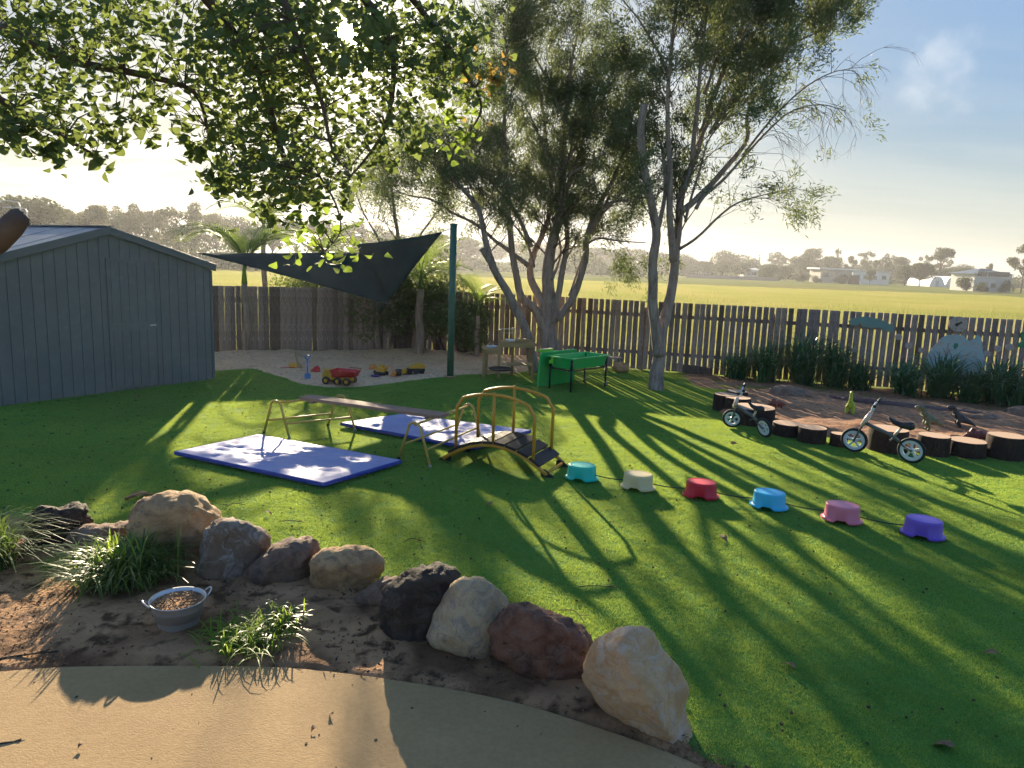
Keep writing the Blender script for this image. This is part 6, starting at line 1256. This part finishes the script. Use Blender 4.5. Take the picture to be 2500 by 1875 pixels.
T5 = [(30, 345, 110, 'round', 270), (100, 340, 130, 'round', 290), (190, 345, 110, 'round', 270), (330, 280, 230, 'round', 310), (290, 350, 140, 'round', 260), (395, 352, 120, 'round', 262), (215, 288, 26, 'cone', 330), (516, 290, 30, 'cone', 330), (640, 298, 150, 'gum', 330), (575, 368, 115, 'round', 245), (800, 303, 150, 'round', 290), (690, 378, 120, 'round', 255), (865, 258, 150, 'gum', 320), (1012, 262, 50, 'gum', 320), (990, 308, 140, 'round', 300), (1100, 310, 90, 'gum', 300), (1205, 282, 120, 'gum', 290), (1312, 308, 100, 'gum', 300), (1400, 314, 140, 'gum', 300), (1450, 370, 140, 'round', 240), (1545, 348, 150, 'round', 235), (1665, 250, 170, 'gum', 260), (1560, 308, 110, 'gum', 280), (1795, 384, 140, 'round', 260), (1980, 358, 60, 'gum', 270), (2195, 228, 190, 'gum', 190), (1228, 400, 60, 'round', 235), (460, 330, 120, 'round', 330), (740, 330, 110, 'gum', 340), (920, 330, 130, 'round', 320), (1690, 395, 120, 'round', 280)]
side = ['left of the conifer spires', 'behind the low white roofed house', 'near the long white shed', 'left of the blue roofed house']
for k in range(27): T5.append((10 + k * 68 + (k * 37) % 23, 350 + (k * 53) % 34, 105 + (k * 29) % 40, 'round' if k % 3 else 'gum', 335 + (k * 7) % 20))
for i, (x, yv, w, kd, y) in enumerate(T5):
    u, v = Z5(x, yv); pos = 'behind the small white house' if x < 600 else 'left of the white roofed house' if x < 880 else 'behind the white roofed house' if x < 1110 else 'behind the long white shed' if x < 1400 else 'left of the blue roofed house' if x < 1850 else 'beside the blue roofed house'
    what = {'round': 'hazy round tree', 'gum': 'hazy open gum tree', 'cone': 'thin pine spire'}[kd]; num = 'taller' if yv < 300 else 'middle sized' if yv < 345 else 'lower'
    far_tree(u, v, w / 2.602, kd, y, '%s %s %s' % (num, what, pos), 'trees along the far side of the paddock', i)
for i, (x, yv, w, y, lb) in enumerate(((1845, 430, 110, 180, 'yellow green shrub left of the blue roofed house'), (1945, 475, 90, 182, 'low shrub in front of the blue roofed house'), (2100, 465, 85, 183, 'dark shrub at the right corner of the blue roofed house'), (800, 420, 120, 235, 'low shrubs at the left of the white roofed house'), (890, 440, 70, 236, 'small shrub touching the white roofed house'), (1050, 432, 95, 232, 'dark shrub in front of the white roofed house'), (650, 438, 60, 240, 'small round shrub beyond the paddock'))):
    u, v = Z5(x, yv); far_tree(u, v, w / 2.602, 'shrub', y, lb, 'shrubs beyond the paddock', i)
L5 = [(40, 402, 180, 'round', 105), (-60, 420, 150, 'round', 110), (130, 438, 75, 'gum', 120), (165, 445, 90, 'round', 130), (218, 432, 90, 'gum', 120), (255, 450, 90, 'round', 135), (300, 440, 85, 'gum', 125), (345, 446, 85, 'gum', 135), (385, 440, 95, 'gum', 120), (425, 436, 80, 'gum', 130), (470, 452, 90, 'gum', 140), (520, 462, 100, 'round', 150), (590, 468, 90, 'gum', 150), (640, 462, 110, 'gum', 155), (700, 470, 110, 'round', 160), (770, 480, 110, 'gum', 170), (840, 488, 110, 'round', 190), (920, 495, 110, 'gum', 210),
      (960, 500, 130, 'round', 230), (1010, 512, 90, 'gum', 300), (1060, 518, 110, 'round', 320), (1115, 520, 100, 'gum', 310), (1165, 522, 110, 'round', 330), (1220, 524, 100, 'gum', 320), (1275, 528, 110, 'round', 330), (1330, 532, 100, 'round', 340), (1385, 535, 110, 'gum', 330), (1430, 540, 100, 'round', 330), (1465, 545, 90, 'round', 300)]
for i, (x, yv, w, kd, y) in enumerate(L5):
    what = {'round': 'misty round tree', 'gum': 'misty open gum tree'}[kd]
    pos = 'behind the left roof of the shed' if x < 160 else 'above the shed ridge' if x < 320 else 'above the right roof of the shed' if x < 450 else 'behind the feathery palm' if x < 650 else 'above the shade sails' if x < 960 else 'among the left paperbark stems' if x < 1360 else 'seen just left of the right paperbark'
    far_tree(x * K, yv * K, w * K, kd, y, '%s %s' % (what, pos), 'misty trees behind the shed and sails', i + 50)

def scrub(name, x0, x1, y0, y1, h, n, q, label):
    rn = np.random.default_rng(int(abs(x0))); X = rn.uniform(x0, x1, n); Y = rn.uniform(y0, y1, n); H = h * (0.55 + 0.45 * np.sin(X * .11) * np.sin(X * .043 + 1) + .25 * np.sin(X * .37)); H = np.maximum(H, h * .3); Z = H * rn.uniform(0, 1, n) ** .7 + FIELD_Z
    me = leaves_np(np.c_[X, Y, Z], rn.normal(size=(n, 3)), rn.uniform(.6, 1.4, n) * q, q * .8, [M_leafD], name); tag(obj(name, me), label, kind='stuff')
scrub('scrub', 20, 215, 285, 345, 4.6, 26000, 1.0, 'low scrub filling in under the far trees beyond the paddock')
scrub('scrub', -60, 40, 215, 330, 6.0, 16000, 1.2, 'hazy scrub under the trees beyond the left paperbark')
scrub('scrub', -120, -30, 120, 165, 6.0, 16000, .7, 'misty scrub under the trees behind the shed')
from collections import defaultdict
by = defaultdict(list)
for u, lb, t in FT: by[lb].append((u, t))
for lb, L_ in by.items():
    if len(L_) > 1:
        L_.sort(key=lambda q: q[0]); n = len(L_)
        for k, (u, t) in enumerate(L_): t['label'] = (('left ', 'right ')[k] if n == 2 else ('leftmost ' if k == 0 else 'rightmost ' if k == n - 1 else ORD[k] + ' from left ')) + lb

# ------------------------------------------------------------------ distant buildings
M_wall = mat('house_wall', (0.55, 0.55, 0.52), (0.5, 0.5, 0.48), .5, .8); M_wallt = mat('house_wall_tan', (0.42, 0.38, 0.32), (.38, .34, .29), .5, .8); M_roofw = mat('roof_white', (0.75, 0.75, 0.74), rough=.5); M_roofb = mat('roof_blue', (0.10, 0.15, 0.22), (.08, .12, .18), .5, .95, spec=.05); M_win = mat('window_glass', (0.05, 0.06, 0.07), rough=.15, spec=.8); M_dark = mat('dark_roof', (.035, .04, .04), rough=.95, spec=0.05)
def house(px, y, ztop, zeave, d, wallm, roofm, label, name='house', wins=(), hip=False, flat=False, cat='house', over=.5):
    a = AT(px[0], 700, y); b_ = AT(px[1], 700, y); w = (b_ - a).length; base = (a + b_) / 2; base.z = FIELD_Z; t = empty(name, base, 0, label, cat)
    ze = zeave - FIELD_Z; zt_ = ztop - FIELD_Z
    b = MB(); b.box((0, d / 2, ze / 2 - .1), (w, d, ze + .2)); b.build('wall', wallm, t)
    b = MB()
    if flat: b.box((0, d / 2, (ze + zt_) / 2), (w + over * 2, d + over * 2, max(.15, zt_ - ze)))
    else:
        i = 0; x = w / 2 + over; rx = x - (d / 2 if hip else 0); b.v += [(-x, -over, ze), (x, -over, ze), (x, d + over, ze), (-x, d + over, ze), (-rx, d / 2, zt_), (rx, d / 2, zt_)]
        for f in ((0, 1, 5, 4), (2, 3, 4, 5), (1, 2, 5), (3, 0, 4), (3, 2, 1, 0)): b.f.append(f); b.m.append(0)
    b.build('roof', roofm, t)
    for (x, z, ww, hh) in wins:
        b = MB(); b.box((x * w, -.02, z), (ww + .16, .08, hh + .16)); o = b.build('window', M_roofw, t); b = MB(); b.box((x * w, -.07, z), (ww, .03, hh)); b.build('pane', M_win, o)
    return t
zv = lambda u, v, y: AT(u, v, y).z
def h5(x0, x1, yt, ye, y, d, *a, **k):
    u0, v0 = Z5(x0, yt); u1, v1 = Z5(x1, ye); return house((u0, u1), y, zv((u0 + u1) / 2, v0, y), zv((u0 + u1) / 2, v1, y), d, *a, **k)
hh_ = h5(912, 1112, 403, 412, 238, 9, M_wallt, M_roofw, 'low house with a flat white roof beyond the paddock', flat=True, over=.8, wins=((-.35, 2.6, 2.2, 1.6), (-.12, 2.6, 1.6, 1.2), (.2, 2.6, 2.0, 1.2)))
h5(1115, 1350, 420, 426, 245, 12, M_roofw, M_wall, 'long pale shed right of the white roofed house', 'long_shed', flat=True, over=.3, cat='shed', wins=((-.4, 2.2, 1.4, 1.2), (-.15, 2.2, 1.4, 1.2), (.1, 2.2, 1.4, 1.2), (.35, 2.2, 1.4, 1.2)))
h5(1890, 2128, 405, 442, 185, 10, M_wall, M_roofb, 'two storey pale house with a blue grey hip roof at the right', hip=True, over=.7, wins=[(x, 4.35, 1.5, 1.2) for x in (-.36, -.26, -.08, .06, .20, .34)] + [(.02, 1.6, 1.3, 1.1), (-.25, 1.6, 1.3, 1.1)])
h5(432, 515, 402, 412, 260, 8, M_wall, M_roofw, 'small white house between the trees on the left of the far side', over=.4, wins=((-.2, 2, 1.4, 1.1), (.2, 2, 1.4, 1.1)))
h5(1118, 1162, 448, 450, 233, 3, M_dark, M_dark, 'little dark shed in front of the long pale shed', 'small_shed', flat=True, over=.1, cat='shed')
for i, (x0, x1) in enumerate(((1610, 1705), (1712, 1800))):
    u0, v0 = Z5(x0, 455); u1, _v = Z5(x1, 478); y = 240; a = AT(u0, 700, y); b_ = AT(u1, 700, y); c = (a + b_) / 2; c.z = FIELD_Z; r = (b_ - a).length / 2; hgt = zv((u0 + u1) / 2, v0, y) - FIELD_Z
    t = empty('greenhouse_tunnel', c, 0, ('left' if i == 0 else 'right') + ' white hoop greenhouse near the blue roofed house', 'greenhouse', 'white hoop greenhouses'); b = MB(); n = 12
    for yy in (0, 14):
        for k in range(n + 1): a_ = math.pi * k / n; b.v.append((r * math.cos(a_), yy, hgt * math.sin(a_)))
    for k in range(n): b.f.append((k, k + 1, k + n + 2, k + n + 1)); b.m.append(0)
    b.f.append(tuple(range(n + 1))); b.m.append(0); b.build('cover', M_roofw, t); b = MB(); b.box((0, -.05, hgt * .3), (r * .4, .06, hgt * .6)); b.build('door', M_wall, t)
h5(120, 250, 418, 425, 290, 8, M_wall, M_dark, 'pale building hidden behind the far left trees', over=.4)
h5(60, 640, 452, 453, 240, .2, M_fw[2], M_fw[2], 'long low brown boundary fence on the far side of the paddock', 'boundary_fence', flat=True, over=0.0, cat='fence')
for i, (u, vt, lb) in enumerate(((68, 438, 'taller street lamp at the far left above the shed'), (82, 452, 'shorter street lamp just right of the taller one'))):
    y = 70 + 12 * i; base = gp(u, y, FIELD_Z); top = AT(u * K, vt * K, y).z - FIELD_Z; t = empty('street_lamp', base, 0, lb, 'street lamp', 'street lamps above the shed roof')
    MB().tube([(0, 0, 0), (0, 0, top * .95), (-.15, 0, top)], [.11, .08, .07], 8).build('pole', M_metal, t); MB().tube([(-.1, 0, top), (-1.0, 0, top + .12), (-1.8, 0, top + .1)], .05, 6).build('arm', M_metal, t)
    b = MB(); b.box((-2.1, 0, top + .08), (.8, .3, .14)); b.build('lamp_head', M_metal, t, bevel=.04)

# ------------------------------------------------------------------ litter
rn = random.Random(9); b = MB()
for _ in range(1500):
    y = 3.0 + 10.5 * rn.random() ** 1.3; x = rn.uniform(-.75, .75) * y
    if rn.random() < .6: x = -abs(x)
    if any(inpoly(x, y, q_) for q_ in (soilpoly, pat, sandpoly, dirtpoly)) or y > fence_y(x) - .1: continue
    s_ = rn.uniform(.006, .016); b.box((x, y, .018), (s_, s_ * rn.uniform(.5, 1), s_ * .6), Matrix.Rotation(rn.uniform(0, 6), 3, 'Z') @ Matrix.Rotation(rn.uniform(-.8, .8), 3, 'X'))
tag(b.build('lawn_litter', M_darkbit), 'tiny dark cones and crumbs scattered over the turf', kind='stuff')
Pn = []; sbx = [p[0] for p in soilpoly]; sby = [p[1] for p in soilpoly]
while len(Pn) < 8000:
    x = rn.uniform(min(sbx), max(sbx)); y = rn.uniform(min(sby), max(sby))
    if inpoly(x, y, soilpoly) and not inpoly(x, y, pat): Pn.append((x, y, rn.uniform(.012, .045)))
Pn = np.array(Pn); Dn = NP.normal(size=Pn.shape); Dn[:, 2] *= .35; k = len(Pn)
fm = NP.choice([0, 1, 1, 2], k); o = obj('leaf_mulch', leaves_np(Pn, Dn, NP.uniform(.008, .035, k), NP.uniform(.004, .014, k), [M_dry, M_darkbit, M_soil], 'leaf_mulch', fmat=fm)); tag(o, 'dry leaf scraps and bark bits on the soil bed', kind='stuff')
b = MB()
for _ in range(420):
    x = rn.uniform(min(sbx), max(sbx)); y = rn.uniform(min(sby), max(sby))
    if inpoly(x, y, soilpoly) and not inpoly(x, y, pat): s_ = rn.uniform(.01, .03) * (1 if rn.random() < .85 else 1.6); b.box((x, y, .02), (s_, s_ * rn.uniform(.6, 1), s_ * .6), Matrix.Rotation(rn.uniform(0, 6), 3, 'Z') @ Matrix.Rotation(rn.uniform(-.8, .8), 3, 'X'))
tag(b.build('soil_clods', M_soil, bevel=.003), 'small clods of earth on the soil bed', kind='stuff')
b = MB()
for _ in range(150):
    x = rn.uniform(-3.2, 1.6); y = rn.uniform(1.6, 4.2)
    if inpoly(x, y, pat): s_ = .0015 + .008 * rn.random() ** 2.5; b.box((x, y, .0315), (s_ * rn.uniform(1, 2), s_, .003), Matrix.Rotation(rn.uniform(0, 6), 3, 'Z'))
tag(b.build('path_grit', M_darkbit), 'fine crumbs of bark on the concrete path', kind='stuff')
# dead grass fringe along the path edge
Vf = []; 
for i in range(1800):
    t = rn.uniform(.48, 1) ; j = min(int(t * (len(curve) - 1)), len(curve) - 2); p = curve[j].lerp(curve[j + 1], t * (len(curve) - 1) - j); Vf.append((p.x + rn.uniform(-.02, .06), p.y + abs(rn.gauss(0, .06)) + .005, .015))
Vf = np.array(Vf); Df = NP.normal(size=Vf.shape); Df[:, 2] = np.abs(Df[:, 2]) * .8; o = obj('dry_grass_fringe', leaves_np(Vf, Df, NP.uniform(.02, .06, len(Vf)), .0035, [mat('straw', (.20, .14, .07), (.10, .10, .04), 20, .8, trans=.2)], 'fringe')); tag(o, 'brown dry grass fringe along the path edge', kind='stuff')
DL = leaf_mesh(M_dry, 'dry_leaf', .6)
GL_ = [(1555, 1155, .10, 'dry curled leaf below the red and blue tubs'), (1718, 1440, .085, 'dry brown leaf on the lawn in the lower right'), (2060, 1610, .12, 'large dry leaf in the bottom right corner of the lawn'), (2160, 1412, .09, 'pale green fallen leaf at the right edge of the lawn'), (573, 1103, .07, 'pale dry leaf behind the dark grey boulder'), (1580, 958, .11, 'pale dry leaf in front of the left balance bike'), (1062, 1088, .08, 'thin pale leaf on the lawn below the bridge'), (300, 858, .10, 'dry leaf on the lawn in front of the shed'), (985, 1058, .05, 'thin dry leaf near the bridge foot'), (180, 1602, .035, 'small brown leaf on the path at the lower left'), (717, 1543, .035, 'brown bark scrap on the path'), (680, 1567, .03, 'pale scrap on the path below the bark scrap')]
for i, (u, v, s_, lb) in enumerate(GL_):
    zz_ = .024 if v < 1500 or u > 1500 else .036; o = obj('fallen_leaf', DL, None, P(u * K, v * K, zz_ + .01), (rn.uniform(-.3, .3), rn.uniform(-.3, .3), rn.uniform(0, 6)), (s_ * .7, s_, s_)); tag(o, lb, 'leaf', 'fallen leaves')
def twigthing(u, v, L, an, lb, bend=.1, r=.003):
    p = P(u * K, v * K, .026); b = MB(); b.tube(sm([Vector((-L / 2, 0, 0)), Vector((-L / 6, bend * L, .006)), Vector((L / 6, bend * L * .6, .004)), Vector((L / 2, -bend * L * .3, 0))], 3), r, 5); b.tube([Vector((L / 6, bend * L * .6, .004)), Vector((L * .4, bend * L * 1.4, .008))], r * .7, 4); o = b.build('twig', M_darkbit); o.location = p; o.rotation_euler = (0, 0, an); tag(o, lb, 'twig', 'fallen twigs')
twigthing(1292, 1268, .26, .05, 'dark twig on the lawn above the dark red boulder', .02); twigthing(1235, 1330, .2, -.7, 'curved twig on the lawn right of the cream boulder', .25); twigthing(630, 1127, .2, 0.05, 'forked twigs on the lawn behind the dark boulders', .05); twigthing(510, 1092, .14, .5, 'little curled twig near the biggest tan boulder', .3); twigthing(895, 1170, .16, .2, 'dark twig on the lawn in front of the blue mat', .3); twigthing(1995, 1080, .28, .35, 'curved pale twig right of the purple tub', .2); twigthing(12, 1608, .14, .4, 'brown twig on the path at the left edge', .03, .005); twigthing(40, 1420, .35, .45, 'long thin stick on the soil at the left', .03, .005)
fr = obj('palm_scrap', frond_mesh(.30, 12, .10, .5, 3, M_dry), None, P(272 * K, 1078 * K, .03), (.1, -.15, 1.2)); tag(fr, 'dried grey palm frond scrap on the lawn behind the tan boulder', 'palm frond')
cl = MB().box((0, 0, .006), (.035, .022, .012)).build('teal_clip', mat('teal_clip', (.02, .5, .45), rough=.4), bevel=.004); cl.location = P(1469 * K, 1508 * K, .02); tag(cl, 'tiny turquoise scrap beside the large pale wedge boulder', 'plastic scrap')

# ------------------------------------------------------------------ morning mist
hb_ = MB(); hb_.box((0, 180, 13.5), (1000, 720, 30.2)); hz_o = hb_.build('haze', None) if False else None
me = bpy.data.meshes.new('haze'); bmh = bmesh.new(); bmesh.ops.create_cube(bmh, size=1.0); bmh.to_mesh(me); bmh.free()
ho = obj('haze', me, None, (0, 250, 8.0)); ho.scale = (1100, 900, 22.0)
hm = bpy.data.materials.new('haze'); hm.use_nodes = True; ht_ = hm.node_tree; ht_.nodes.clear(); vo = N(ht_, 'ShaderNodeVolumePrincipled'); vo.inputs['Color'].default_value = (0.93, 0.95, 1.0, 1); vo.inputs['Density'].default_value = 0.00045; vo.inputs['Anisotropy'].default_value = 0.5
oo = N(ht_, 'ShaderNodeOutputMaterial'); ht_.links.new(vo.outputs[0], oo.inputs['Volume']); me.materials.append(hm); tag(ho, 'pale morning mist over the paddock', kind='stuff')
